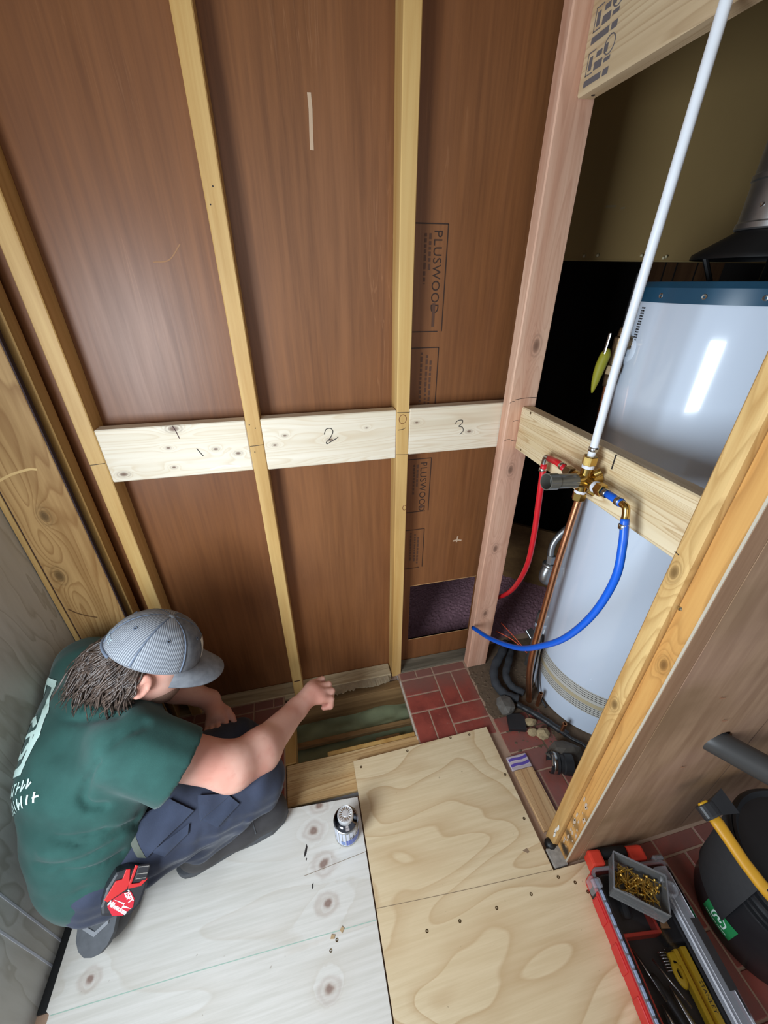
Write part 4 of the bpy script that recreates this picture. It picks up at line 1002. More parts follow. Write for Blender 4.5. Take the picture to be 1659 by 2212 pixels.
inside('screwdriver', join(tube([(.030, -.145, .022), (.050, -.19, .022)], .004, 8), tube(catmull([(.050, -.19, .022), (.062, -.22, .024), (.085, -.30, .024)], 4), [.006, .009, .010, .009, .011, .011, .010, .010, .008], 10)), M_BLACK, 'black screwdriver lying under the steel rods', 'screwdriver', (.05, -.2, .012), True)
inside('black_pouch', join(box(.118, .190, -.150, -.014, .010, .043, .006, 2), box(.165, .200, -.40, -.150, .011, .042, .006, 2)), plain('pouch_black', S(34, 34, 36), .7), 'dark fabric pouch on the right side of the organiser', 'pouch', (.16, -.08, .01))
inside('cardboard_scrap', xf(prism([(-.012, -.016), (.010, -.018), (.008, -.002), (.016, .012), (.004, .018), (-.006, .002)], 0, .0025), Matrix.Translation((.128, -.108, .0478))), plain('cardboard', S(178, 136, 92), .8), 'torn scrap of brown cardboard inside the organiser', 'cardboard', (.128, -.108, .0478))
inside('black_label', box(.187, .207, -.236, -.118, .0738, .0744, .0003), M_TRAY, 'long matte black strip stuck on the clear ridge of the organiser', 'strip', (.197, -.18, .0738))
inside('socket', cyl((.060, -.090, .012), (.060, -.060, .030), .014, 18, .014, .002), M_BLACK, 'black socket in the front compartment of the organiser', 'socket', (.06, -.075, .012))
# screw box on the lid
SBM = Matrix.Translation(TBM @ Vector((.094, -.048, .0545))) @ Matrix.Rotation(R(-38), 4, 'Z')
sb = empty('screw_box', tuple(SBM @ Vector((0, 0, 0))), 'open clear plastic box of brass screws standing on the organiser lid', 'screw box')
M_BOXC = clear('box_plastic', (.86, .85, .83), .13, .06)
mk('box_shell', xf(ringbox(-.062, .062, -.042, .042, .004, .0016, 0, .046, .0016), SBM), M_BOXC, sb)
mk('box_rim', xf(ringbox(-.0635, .0635, -.0435, .0435, .005, .003, .043, .047), SBM), M_CLEARB, sb)
mk('open_lid', xf(box(-.062, .062, -.046, -.043, -.004, .050, .001), SBM @ Matrix.Translation((0, -.004, .0045)) @ Matrix.Rotation(R(-28), 4, 'X') @ Matrix.Translation((0, .004, 0)) if False else SBM @ Matrix.Translation((0, 0, .005))), M_BOXC, sb)
mk('paper_slip', xf(prism([(-.052, 0), (.045, 0), (.045, .020), (-.02, .030), (-.052, .024)], 0, .0006), SBM @ Matrix.Translation((0, -.0375, .004)) @ Matrix.Rotation(R(78), 4, 'X')), plain('paper_white', S(222, 228, 238), .7), sb)
def onescrew():
    return join(lathe([(0, 0), (.0011, .002), (.0013, .004)] + [(.0013 + .00045 * (i % 2), .004 + .0016 * i) for i in range(11)] + [(.0013, .023), (.0014, .030), (.0040, .0335), (.0040, .0345), (.0012, .0345), (.0012, .0335), (0, .0335)], 8))
sm = D.meshes.new('brass_screw'); v_, f_ = onescrew(); sm.from_pydata(v_, [], f_); sm.materials.append(plain('brass_screw', S(206, 172, 92), .28, .1, Metallic=1.0)); sm.update()
rs = random.Random(12)
SP = []
for k in range(110):
    u = rs.uniform(-.048, .048); v = rs.uniform(-.026, .030)
    lay = .004 + .026 * k / 110 * (1 - (u / .075) ** 2) * (1 - (v / .06) ** 2)
    a = rs.uniform(0, 6.28); t_ = rs.uniform(-.25, .25)
    d = Vector((math.cos(a), math.sin(a), t_)).normalized()
    c = Vector((u, v, lay + .003)) - d * .017
    e = c + d * .0345
    if max(abs(c.x), abs(e.x)) > .056 or max(abs(c.y), abs(e.y)) > .037 or min(c.z, e.z) < .003: continue
    o = D.objects.new('brass_screw', sm); COL.objects.link(o)
    SP.append(o)
    q = d.to_track_quat('Z', 'Y')
    Mw = SBM @ Matrix.Translation(c) @ q.to_matrix().to_4x4()
    o.location = Mw.to_translation(); o.rotation_euler = Mw.to_euler()
    WO[o.name] = o.location.copy()
    tag(o, 'brass wood screw in the pile inside the clear screw box', 'screw', 'brass screws in the clear box')

# ------------------------------------------------------------------ bucket
BC = Vector((1.055, .13, 0))
bk = empty('bucket', (BC.x, BC.y, -.0172), 'black plastic bucket with a lid and a green sticker by the brown panel', 'bucket')
M_BKT = plain('bucket_black', S(32, 32, 34), .32, .2, 25, Specular_IOR_Level=.5)
o = mk('pail', lathe([(0, -.0172), (.137, -.0172), (.141, -.012), (.1465, .10), (.152, .19), (.160, .192), (.160, .198), (.1525, .200), (.153, .212), (.1615, .214), (.1615, .220), (.154, .222), (.1545, .244), (.163, .246), (.163, .252), (.155, .254), (.156, .285)], 72, BC), M_BKT, bk); autosmooth(o, 40)
o = mk('lid', lathe([(.158, .268), (.166, .270), (.167, .292), (.163, .300), (.157, .302), (.153, .297), (.148, .290), (.10, .290), (.0, .292)], 72, BC), M_BKT, bk); autosmooth(o, 40)
mk('handle_lug', xf(box(-.012, .012, -.004, .004, -.014, .014, .003), frame(BC + Vector((-.160, .02, .232)), (.12, 1, 0), (0, 0, 1))), M_BKT, bk)
def band(a0, a1, r0, r1, z0, z1, n=30):
    return lathe([(r0, z0), (r0 + .007, z0 + .002), (r1 + .010, z1 - .004), (r1 + .004, z1)], n, BC, (0, 0, 1), (1, 0, 0), R(a0), R(a1))
mk('tool_pocket', band(120, 178, .150, .161, .07, .30), plain('pocket_fabric', S(44, 44, 46), .85, .2, 80, .3), bk, smooth=True)
# sticker wrapped on the pail
def bz(a, z, off=.0008):
    r = np.interp(z, [-.012, .10, .19], [.141, .1465, .152]) + off
    return (BC.x + r * math.cos(R(a)), BC.y + r * math.sin(R(a)), z)
def wrapped(poly, off):
    """poly in (angle, z)"""
    bm = bmesh.new(); f = bm.faces.new([bm.verts.new((p[0] / 400, p[1], 0)) for p in poly]); bmesh.ops.triangulate(bm, faces=[f])
    for _ in range(5):
        le = [e for e in bm.edges if e.calc_length() > .006]
        if not le: break
        bmesh.ops.subdivide_edges(bm, edges=le, cuts=1); bmesh.ops.triangulate(bm, faces=bm.faces[:])
    for v in bm.verts: v.co = bz(v.co.x * 400, v.co.y, off)
    return bmout(bm)
st = mk('green_sticker', wrapped([(160, .010), (189, .022), (189, .080), (160, .066)], .0008), plain('sticker_green', S(34, 130, 74), .5, .04), bk)
def sq(u, v):  # sticker coordinates 0..1
    a = 160 + 29 * u; z0 = .010 + .012 * u; z1 = .066 + .014 * u
    return (a, z0 + (z1 - z0) * v)
def ln(p, q, t):
    p = np.array(p, float); q = np.array(q, float); d = (q - p) / np.linalg.norm((q - p) * [1, .5]); n_ = np.array([-d[1] * .5, d[0] * 2.0]) * .5
    n_ = np.array([-(q - p)[1] * .5, (q - p)[0]]); n_ = n_ / np.linalg.norm(n_ * [1, .55]) * t
    return [sq(*(p - n_)), sq(*(q - n_)), sq(*(q + n_)), sq(*(p + n_))]
lg = []
for p, q in [((.30, .30), (.30, .62)), ((.30, .62), (.52, .86)), ((.52, .86), (.74, .62)), ((.74, .62), (.74, .30)), ((.30, .30), (.40, .30)), ((.64, .30), (.74, .30)), ((.40, .30), (.40, .55)), ((.40, .55), (.52, .66)), ((.60, .44), (.60, .56)), ((.52, .44), (.60, .44)), ((.52, .44), (.52, .66))]:
    lg.append(wrapped(ln(p, q, .022), .0014))
for u0, u1 in ((.12, .24), (.26, .40), (.42, .55), (.58, .70), (.72, .88)): lg.append(wrapped([sq(u0, .12), sq(u1, .12), sq(u1, .16), sq(u0, .16)], .0014))
mk('sticker_logo', join(*lg), plain('sticker_white', S(216, 236, 226), .5), st)
# hatchet
ht = empty('hatchet', (.90, .174, .30), 'small hatchet with a black head and yellow handle against the bucket', 'hatchet')
hd_ = Vector((.895, .170, .302)) - Vector((.882, .276, .330)); hd_.normalize()
up_ = Vector((-.35, -.2, 1))
HM = frame((.882, .276, .330), hd_, up_)     # x along the handle
M_HEAD = plain('hatchet_head', S(44, 44, 46), .45, .2); M_HAND = plain('hatchet_yellow', S(206, 150, 34), .45, .12, 30)
def loftx(sections):
    """sections: list of (x, y, z, ry, rz) superellipse rings along x"""
    n = 18; V = []; F = []
    for x, y, z, ry, rz in sections:
        for i in range(n):
            a = 2 * math.pi * i / n; c, s = math.cos(a), math.sin(a)
            V.append((x, y + ry * math.copysign(abs(c) ** .7, c), z + rz * math.copysign(abs(s) ** .7, s)))
    m = len(sections)
    for j in range(m - 1):
        for i in range(n): F.append([j * n + i, j * n + (i + 1) % n, (j + 1) * n + (i + 1) % n, (j + 1) * n + i])
    F += [list(range(n))[::-1], [(m - 1) * n + i for i in range(n)]]
    return V, F
mk('handle', xf(loftx([(.010, 0, 0, .013, .009), (.03, 0, 0, .014, .010), (.06, -.002, 0, .013, .0105), (.10, -.005, 0, .0125, .0105), (.14, -.004, 0, .013, .0105), (.17, .0, 0, .014, .010)]), HM), M_HAND, ht, smooth=True)
mk('handle_end', xf(loftx([(-.016, 0, 0, .010, .007), (-.014, 0, 0, .0125, .009), (.0, 0, 0, .0125, .009)]), HM), plain('end_yellow', S(222, 170, 36), .4), ht, smooth=True); autosmooth(D.objects['handle_end'])
mk('head', xf(join(loftx([(-.012, 0, 0, .020, .016), (-.010, 0, 0, .021, .017), (.014, 0, 0, .021, .017), (.018, 0, 0, .019, .015)]),
     ([(-.012, .014, -.012), (.018, .014, -.012), (.030, .058, -.002), (-.022, .060, -.002), (-.012, .014, .012), (.018, .014, .012), (.030, .058, .002), (-.022, .060, .002)], [[0, 3, 2, 1], [4, 5, 6, 7], [0, 1, 5, 4], [1, 2, 6, 5], [2, 3, 7, 6], [3, 0, 4, 7]])), HM), M_HEAD, ht)
# ------------------------------------------------------------------ the kneeling person
def skin_mat():
    b = NB('skin')
    n = b.noise(b.map((60, 60, 60)), 1, 5, .6); n2 = b.noise(b.map((9, 9, 9)), 1, 3)
    c = b.mix(b.sstep(n2, .35, .7), S(226, 178, 160), S(212, 150, 132))
    c = b.mix(b.math('MULTIPLY', b.sstep(n, .5, .75), .25), c, S(196, 128, 110))
    return b.out(c, .5, n, .06, .001, Subsurface_Weight=.12, Subsurface_Radius=(.012, .005, .003), Specular_IOR_Level=.4)
M_SKIN = skin_mat()
def cloth(name, col, col2, sc=420, var=.5):
    b = NB(name)
    n = b.noise(b.pos, sc, 2); n2 = b.noise(b.pos, 14, 4); 
    c = b.mix(b.sstep(n2, .3, .7), col, col2)
    c = b.mix(b.math('MULTIPLY', n, var), c, tuple(x * .72 for x in col))
    return b.out(c, .85, n, .25, .0008, Sheen_Weight=.15, Specular_IOR_Level=.2)
M_SHIRT = cloth('green_cotton', S(44, 82, 76), S(35, 67, 62))
M_PANTS = cloth('navy_canvas', S(60, 66, 84), S(46, 50, 64))
M_BOOT = plain('dusty_boot_leather', S(62, 60, 62), .6, .35, 45, .4)
M_SOLE = plain('boot_sole', S(84, 86, 90), .75, .3, 60, .4)
M_HAIR = None
def hairmat():
    b = NB('brown_hair'); n = b.noise(b.map((90, 90, 90)), 1, 3)
    c = b.mix(b.sstep(n, .3, .7), S(92, 76, 66), S(50, 40, 36)); return b.out(c, .38, Specular_IOR_Level=.5)
M_HAIR = hairmat()
Hc = np.array((-.419, .778, .638))
def hframe(az, pi, ro):
    f = np.array([math.cos(pi) * math.cos(az), math.cos(pi) * math.sin(az), -math.sin(pi)])
    l = np.array([-math.sin(az), math.cos(az), 0]); u = np.cross(f, l)
    return f, l * math.cos(ro) + u * math.sin(ro), -l * math.sin(ro) + u * math.cos(ro)
Hf, Hl, Hu = hframe(R(11.9), R(37), R(-7.3))
def hp(f, l, u): return tuple(Hc + f * Hf + l * Hl + u * Hu)
HMX = Matrix(((Hf[0], Hl[0], Hu[0], Hc[0]), (Hf[1], Hl[1], Hu[1], Hc[1]), (Hf[2], Hl[2], Hu[2], Hc[2]), (0, 0, 0, 1)))
RSH = (-.447, .630, .550); REL = (-.256, .622, .370); RWR = (-.102, .825, .252)
LSH = (-.640, .905, .51); LEL = (-.565, .985, .33); LWR = (-.392, .962, .205)
RHIP = (-.572, .55, .235); LHIP = (-.620, .665, .235); RKN = (-.222, .632, .258); LKN = (-.310, .85, .095)
RAN = (-.395, .598, .09); LAN = (-.602, .615, .115)
# right hand: loosely closed, palm down; finger chains (mcp, pip, dip, tip)
RF = [((-.036, .915, .248), (-.008, .932, .236), (-.010, .920, .206), (-.034, .906, .204)),
      ((-.020, .896, .250), (.012, .908, .234), (.008, .897, .200), (-.020, .886, .200)),
      ((-.012, .876, .246), (.020, .884, .229), (.014, .874, .197), (-.014, .866, .199)),
      ((-.014, .856, .238), (.014, .858, .222), (.010, .850, .196), (-.014, .848, .198))]
RT = ((-.086, .862, .246), (-.066, .902, .232), (-.044, .920, .214), (-.018, .926, .204))
LF = [((-.350, .905, .176), (-.336, .880, .168), (-.330, .855, .160), (-.328, .838, .155)),
      ((-.366, .895, .176), (-.360, .868, .176), (-.362, .848, .162), (-.370, .840, .150)),
      ((-.382, .892, .174), (-.382, .866, .172), (-.386, .848, .158), (-.394, .842, .146)),
      ((-.396, .894, .170), (-.400, .872, .168), (-.406, .856, .156), (-.412, .852, .146))]
LT = ((-.366, .945, .192), (-.338, .925, .182), (-.322, .905, .170), (-.314, .890, .162))
def body_fn(P):
    k = smin
    d = s_cone(P, (-.448, .630, .530), REL, .054, .053)
    d = k(d, s_cone(P, REL, (-.198, .668, .333), .053, .054), .03)
    d = k(d, s_cone(P, (-.198, .668, .333), RWR, .053, .034), .03)
    d = k(d, s_cone(P, (-.470, .670, .515), (-.60, .86, .50), .052, .055), .05)
    d = k(d, s_cone(P, (-.565, .75, .45), (-.61, .61, .26), .07, .085), .05)
    d = k(d, s_cone(P, (-.540, .79, .53), hp(-.02, 0, -.03), .058, .058), .03)
    d = k(d, s_cone(P, LSH, LEL, .060, .048), .03)
    d = k(d, s_cone(P, LEL, (-.49, .985, .27), .047, .046), .02); d = k(d, s_cone(P, (-.49, .985, .27), LWR, .044, .029), .02)
    # legs, slim inside the trousers
    for a, b, ra, rb in ((RHIP, RKN, .075, .05), (RKN, RAN, .045, .035), (LHIP, LKN, .075, .05), (LKN, LAN, .045, .035), (RHIP, LHIP, .085, .085)):
        d = k(d, s_cone(P, a, b, ra, rb), .02)
    # head
    q = s_ell(P, hp(-.005, 0, .02), (.098, .076, .105), Hf, Hl, Hu)
    q = k(q, s_ell(P, hp(.038, 0, -.055), (.062, .055, .060), Hf, Hl, Hu), .03)
    q = k(q, s_cone(P, hp(.092, 0, -.005), hp(.112, 0, -.038), .009, .014), .012)
    q = k(q, s_cone(P, hp(.075, .03, .018), hp(.075, -.03, .018), .014, .014), .02)
    q = k(q, s_cone(P, hp(.086, .014, -.068), hp(.086, -.014, -.068), .008, .008), .01)
    q = k(q, s_cone(P, hp(.082, 0, -.096), hp(.082, 0, -.10), .015, .015), .015)
    for s in (-1, 1):
        e = s_ell(P, hp(-.014, s * .083, -.014), (.022, .011, .035), Hf, Hl, Hu)
        e = np.maximum(e, -s_ell(P, hp(-.008, s * .095, -.012), (.012, .008, .021), Hf, Hl, Hu))
        q = k(q, e, .005)
        q = np.maximum(q, -(s_ell(P, hp(.090, s * .031, .002), (.012, .013, .008), Hf, Hl, Hu)))
    d = k(d, q, .025)
    # palms
    d = k(d, s_cone(P, RWR, (-.048, .878, .246), .030, .034), .02)
    d = k(d, s_cone(P, (-.040, .905, .240), (-.018, .864, .234), .023, .022), .022)
    d = k(d, s_cone(P, LWR, (-.374, .918, .184), .028, .028), .02)
    d = k(d, s_cone(P, (-.352, .905, .178), (-.392, .896, .174), .015, .014), .018)
    for ch, rad in [(c, .0125) for c in RF] + [(c, .0095) for c in LF]:
        g = None
        for i in range(3):
            e = s_cone(P, ch[i], ch[i + 1], rad * (1 - .10 * i), rad * (1 - .10 * (i + 1)))
            g = e if g is None else k(g, e, .004)
        d = k(d, g, .006)
    for ch, rad in ((RT, .0135), (LT, .0115)):
        g = None
        for i in range(3):
            e = s_cone(P, ch[i], ch[i + 1], rad * (1.25 - .16 * i), rad * (1.25 - .16 * (i + 1)))
            g = e if g is None else k(g, e, .004)
        d = k(d, g, .008)
    return d
V, F = sdf_mesh(body_fn, (-.78, .42, .03), (.07, 1.06, .80), .0052)
# finer hands replace nothing: the whole skin is one mesh at 4 mm
person = mk('person', (V, F), M_SKIN, None, (-.45, .65, 0), True)
tag(person, 'man kneeling in a green T-shirt and grey cap, reaching towards the floor hole', 'person')
for ch in RF[:3] + []:
    pass
# ---- T-shirt
SPN = np.array((.10, .45, .88)); SPN /= np.linalg.norm(SPN)
FWD = np.array((.83, .56, 0)); LFT = np.array((-.56, .83, 0))
FOLDS = [([(-.655, .76, .565), (-.634, .734, .569), (-.589, .694, .574), (-.543, .678, .583), (-.458, .653, .612)], .007, .011),
         ([(-.404, .627, .599), (-.413, .621, .60), (-.444, .598, .604), (-.476, .579, .58), (-.518, .573, .526), (-.536, .562, .489), (-.526, .551, .472), (-.501, .552, .463)], .011, .011),
         ([(-.45, .556, .385), (-.465, .550, .367), (-.508, .527, .413), (-.562, .520, .427), (-.62, .54, .44)], .008, .008), ([(-.461, .552, .344), (-.494, .524, .390), (-.545, .509, .407), (-.596, .517, .437)], .007, .007),
         ([(-.480, .54, .36), (-.52, .51, .395), (-.56, .497, .405), (-.62, .505, .42)], -.006, .008), ([(-.492, .517, .375), (-.559, .485, .390), (-.633, .500, .390)], .007, .008), ([(-.495, .508, .335), (-.534, .486, .354), (-.582, .479, .375)], .008, .008),
         ([(-.50, .50, .30), (-.56, .465, .32), (-.63, .475, .31)], .006, .009), ([(-.52, .49, .27), (-.58, .45, .28)], -.006, .010),
         ([(-.60, .66, .56), (-.60, .60, .52), (-.585, .545, .47)], -.005, .014), ([(-.41, .575, .54), (-.46, .56, .53), (-.49, .565, .52)], .004, .010), ([(-.42, .60, .58), (-.40, .57, .50), (-.41, .56, .45)], -.004, .012)]
CUFF = np.array((-.358, .600, .457)); SHJ = np.array((-.452, .628, .538)); ARM = CUFF - SHJ; ARM /= np.linalg.norm(ARM)
def shirt_fn(P):
    k = smin
    d = s_cone(P, (-.472, .660, .513), (-.618, .875, .505), .090, .092)
    d = k(d, s_cone(P, (-.525, .655, .43), (-.612, .81, .43), .118, .118), .06)
    d = k(d, s_cone(P, (-.598, .715, .46), (-.605, .62, .34), .112, .116), .05)
    d = k(d, s_cone(P, (-.606, .645, .440), (-.606, .77, .470), .104, .104), .04)
    d = k(d, s_cone(P, (-.575, .590, .33), (-.618, .70, .33), .116, .112), .06)
    d = k(d, s_cone(P, (-.592, .555, .235), (-.612, .65, .235), .118, .116), .06)
    d = k(d, s_cone(P, (-.555, .775, .515), (-.505, .795, .575), .085, .062), .05)
    sl = s_cone(P, tuple(SHJ), tuple(CUFF + ARM * .05), .082, .090)
    d = k(d, sl, .018)
    d = k(d, s_cone(P, LSH, (-.588, .955, .39), .086, .080), .03)
    for pl_, A, wd in FOLDS:
        d = d + A * np.exp(-(s_line(P, pl_) / wd) ** 2)
    # soft cloth ripple
    x, y, z = P[..., 0], P[..., 1], P[..., 2]
    d = d + .0016 * np.sin(38 * x + 21 * z + 9 * np.sin(11 * y)) * np.sin(17 * z - 23 * y) + .0010 * np.sin(70 * z + 30 * x + 25 * y)
    # openings: hem, right cuff, neck
    ARM_ = (P - CUFF) @ ARM
    near = np.linalg.norm(P - CUFF, axis=-1) < .16
    d = np.where(near, np.maximum(d, ARM_), d)
    d = np.where(near, np.maximum(d, -s_cone(P, tuple(CUFF - ARM * .035), tuple(CUFF + ARM * .05), .070, .083)), d)
    lc = np.array((-.580, .962, .375)); ld = np.array(LEL) - np.array(LSH); ld /= np.linalg.norm(ld)
    d = np.where(np.linalg.norm(P - lc, axis=-1) < .14, np.maximum(d, (P - lc) @ ld), d)
    hem = -((P - np.array((-.64, .50, .135))) @ np.array((-.30, .25, .92)))
    d = np.maximum(d, hem)
    d = np.maximum(d, -s_cone(P, (-.520, .79, .575), (-.43, .78, .66), .058, .085))
    return d
V, F = sdf_mesh(shirt_fn, (-.80, .40, .06), (-.28, 1.06, .70), .006)
SHV = (V, F)
shirt = mk('shirt', SHV, M_SHIRT, person, None, True); tag(shirt, 'dark green cotton T-shirt with a pale print on the back')
# ---- trousers
def pants_fn(P):
    k = smin
    d = s_cone(P, RHIP, LHIP, .112, .112)
    d = k(d, s_cone(P, RHIP, RKN, .104, .076), .04)
    d = k(d, s_cone(P, RKN, (-.385, .600, .13), .077, .068), .02)
    d = k(d, s_cone(P, LHIP, LKN, .100, .078), .04)
    d = k(d, s_cone(P, LKN, (-.612, .548, .125), .074, .074), .02)
    x, y, z = P[..., 0], P[..., 1], P[..., 2]
    d = d + .0028 * np.sin(46 * x + 30 * y + 6 * np.sin(25 * z)) * np.sin(22 * y + 36 * z) + .0018 * np.sin(90 * x - 50 * z)
    for pl_, A, wd in FOLDP: d = d + A * np.exp(-(s_line(P, pl_) / wd) ** 2)
    return np.maximum(d, .003 - z)
FOLDP = [([(-.235, .60, .32), (-.29, .53, .27)], .006, .007), ([(-.255, .60, .325), (-.31, .53, .26)], -.005, .008), ([(-.19, .59, .30), (-.25, .54, .24)], .006, .007), ([(-.18, .60, .27), (-.27, .54, .19)], -.005, .009),
         ([(-.175, .61, .23), (-.29, .55, .15)], .006, .008), ([(-.30, .525, .22), (-.40, .50, .22), (-.46, .48, .24)], .008, .010), ([(-.36, .515, .25), (-.45, .48, .26)], -.005, .010), ([(-.33, .53, .30), (-.35, .50, .24)], .006, .008),
         ([(-.54, .45, .20), (-.58, .46, .14)], .007, .009), ([(-.57, .44, .22), (-.62, .46, .15)], -.006, .010), ([(-.50, .47, .19), (-.55, .47, .12)], .006, .009)]
V, F = sdf_mesh(pants_fn, (-.80, .40, 0), (-.05, .98, .42), .006)
PTV = (V, F)
pants = mk('trousers', PTV, M_PANTS, person, None, True); tag(pants, 'navy work trousers with cargo pockets')
# pockets and flaps lie on the thigh
PB = bvh_of(PTV); SB_ = bvh_of(SHV)
def lay(bvh, pts, n, off, th, res=.007):
    n = Vector(n).normalized(); c = sum((Vector(p) for p in pts), Vector()) / len(pts)
    M_ = frame(c + n * .1, n.orthogonal(), n); Mi = M_.inverted()
    return drape(bvh, M_, [[tuple((Mi @ Vector(p)).xy) for p in pts]], off, th, res)
M_FLAP = cloth('navy_flap', S(62, 70, 90), S(52, 58, 74))
for nm, pts, m_, off, th in (('pocket_bag', [(-.437, .507, .301), (-.359, .542, .312), (-.362, .527, .299), (-.413, .499, .283)], M_FLAP, .0035, .004),
                 ('pocket_flap', [(-.476, .567, .338), (-.408, .597, .336), (-.348, .561, .326), (-.447, .500, .295), (-.483, .542, .333)], M_FLAP, .006, .004),
                 ('pocket_bag', [(-.33, .543, .314), (-.268, .578, .321), (-.246, .563, .301), (-.30, .532, .279)], M_FLAP, .0035, .004),
                 ('pocket_flap', [(-.341, .590, .333), (-.262, .582, .320), (-.333, .541, .312)], M_FLAP, .007, .004),
                 ('pocket_tape', [(-.489, .545, .334), (-.473, .544, .334), (-.447, .499, .298), (-.462, .500, .308)], plain('tape_olive', S(86, 90, 80), .8), .009, .002)):
    mk(nm, lay(PB, pts, (0, -.40, .92), off, th), m_, pants)
# pale print on the back: a house outline with a curl inside, and two rows of worn letters
BN = Vector((-.55, -.35, .76)).normalized(); BU = Vector((0, .97, .24)); BU = (BU - BN * BU.dot(BN)).normalized(); BX = BU.cross(BN)
BM = Matrix(((BX.x, BU.x, BN.x, 0), (BX.y, BU.y, BN.y, 0), (BX.z, BU.z, BN.z, 0), (0, 0, 0, 1))); BO = Vector((-.66, .72, .55)) + BN * .12
BM = Matrix.Translation(BO) @ BM
def seg(p, q_, w_):
    p = Vector((*p, 0)); q_ = Vector((*q_, 0)); d = (q_ - p).normalized(); n = Vector((-d.y, d.x, 0)) * w_ / 2; d = d * w_ * .35
    return [tuple((p - d - n).xy), tuple((q_ + d - n).xy), tuple((q_ + d + n).xy), tuple((p - d + n).xy)]
BI = BM.inverted()
hr = [tuple((BI @ Vector(p)).xy) for p in ((-.668, .815, .57), (-.649, .730, .572), (-.648, .679, .563), (-.661, .650, .545), (-.672, .629, .524))]
gx, gy = hr[2]; gx += .052; gy += .012
house = [(hr[0][0] - .05, hr[0][1] + .03)] + hr + [(hr[4][0] - .09, hr[4][1] + .01), (hr[2][0] - .13, hr[2][1]), (hr[0][0] - .05, hr[0][1] + .03)]
polys = [seg(a, b_, .017) for a, b_ in zip(house, house[1:])]
arc = [(gx - .100 + .032 * math.cos(a), gy + .040 * math.sin(a)) for a in np.linspace(.5, 5.6, 9)]
polys += [seg(a, b_, .012) for a, b_ in zip(arc, arc[1:])] + [seg((gx - .068, gy - .03), (gx - .068, gy), .010), seg((gx - .094, gy), (gx - .064, gy), .010), seg((gx - .075, gy - .06), (gx - .12, gy - .07), .012)]
M_PRINT = plain('print_mint', S(206, 232, 224), .8)
mk('back_print', drape(SB_, BM, polys, .0016, 0, .010), M_PRINT, shirt)
rl_ = random.Random(3); polys = []
rx, ry = (BI @ Vector((-.648, .593, .52))).xy
for row, y in ((0, ry + .004), (1, ry - .026)):
    x = rx - .15
    while x < rx + .012 + .016 * row:
        hh = rl_.uniform(.007, .010); polys.append(seg((x, y - hh), (x + .004, y + hh), .004))
        if rl_.random() < .6: polys.append(seg((x, y + hh * rl_.choice((-1, 0, 1))), (x + .010, y + hh * rl_.choice((-1, 0, 1))), .0035))
        x += .014
mk('back_print_rows', drape(SB_, BM, polys, .0016, 0, .008), M_PRINT, shirt)
# ---- boots
def boot_r(P):
    k = smin; z = P[..., 2]
    d = s_cone(P, (-.210, .652, .040), (-.30, .624, .050), .052, .048)
    d = k(d, s_cone(P, (-.30, .624, .050), (-.415, .592, .048), .047, .042), .03)
    d = k(d, s_cone(P, (-.392, .598, .06), (-.385, .60, .15), .052, .056), .03)
    return np.maximum(d, .016 - z)
V, F = sdf_mesh(boot_r, (-.50, .50, .01), (-.12, .74, .22), .005)
b1_ = mk('boot', (V, F), M_BOOT, person, None, True); tag(b1_, 'dusty dark boot flat on the floor')
ft = Vector((.957, .289, 0)); fs = Vector((-.289, .957, 0))
def solepoly():
    o = Vector((-.460, .579, 0)); out = []
    for t, w_ in ((-.010, .006), (-.006, .018), (.006, .031), (.03, .039), (.08, .040), (.14, .040), (.20, .050), (.25, .052), (.29, .040), (.310, .018)): out.append((o + ft * t - fs * w_).xy)
    for t, w_ in ((.312, .0), (.310, .018), (.29, .040), (.25, .052), (.20, .048), (.14, .040), (.08, .040), (.03, .039), (.006, .031), (-.006, .018)): out.append((o + ft * t + fs * w_).xy)
    return [tuple(p) for p in out]
mk('sole', prism(solepoly(), .0008, .022, .003), M_SOLE, b1_)
mk('toe_seam', tube(catmull([tuple(Vector((-.26, .637, .0)) + fs * y + Vector((0, 0, .050 + .046 * math.sqrt(max(0, 1 - (y / .053) ** 2))))) for y in np.linspace(-.050, .050, 9)], 4), .0016, 6), M_SOLE, b1_)
SD = Vector((-.12, -.40, .90)).normalized(); SU = Vector((.02, .90, .40)); SU = (SU - SD * SU.dot(SD)).normalized(); SS = SU.cross(SD)
T0 = Vector((-.612, .437, .072))
def LB(a, b, c): return T0 + SU * a + SS * b + SD * c      # a up the foot, b sideways, c out of the sole
def boot_l(P):
    k = smin
    d = s_cone(P, tuple(LB(.05, 0, -.050)), tuple(LB(.12, 0, -.050)), .050, .046)
    d = k(d, s_cone(P, tuple(LB(.12, 0, -.045)), tuple(LB(.20, 0, -.04)), .042, .040), .03)
    d = k(d, s_cone(P, tuple(LB(.19, 0, -.05)), LAN, .042, .045), .03)
    q = P - np.array(T0); return np.maximum(np.maximum(d, q @ np.array(SD) + .012), .004 - P[..., 2])
V, F = sdf_mesh(boot_l, (-.75, .38, 0), (-.50, .62, .28), .005)
b2_ = mk('boot', (V, F), M_BOOT, person, None, True); tag(b2_, 'dark boot bent up on its toe with the sole showing')
FM = Matrix(((SS.x, SU.x, SD.x, T0.x), (SS.y, SU.y, SD.y, T0.y), (SS.z, SU.z, SD.z, T0.z), (0, 0, 0, 1)))
sp_ = [(0, -.014), (.018, -.011), (.034, .002), (.044, .022), (.048, .07), (.040, .12), (.037, .17), (.034, .21), (.018, .228), (-.018, .228), (-.034, .21), (-.037, .17), (-.040, .12), (-.048, .07), (-.044, .022), (-.034, .002), (-.018, -.011)]
mk('sole', xf(prism(sp_, -.012, .004, .002), FM), M_SOLE, b2_)
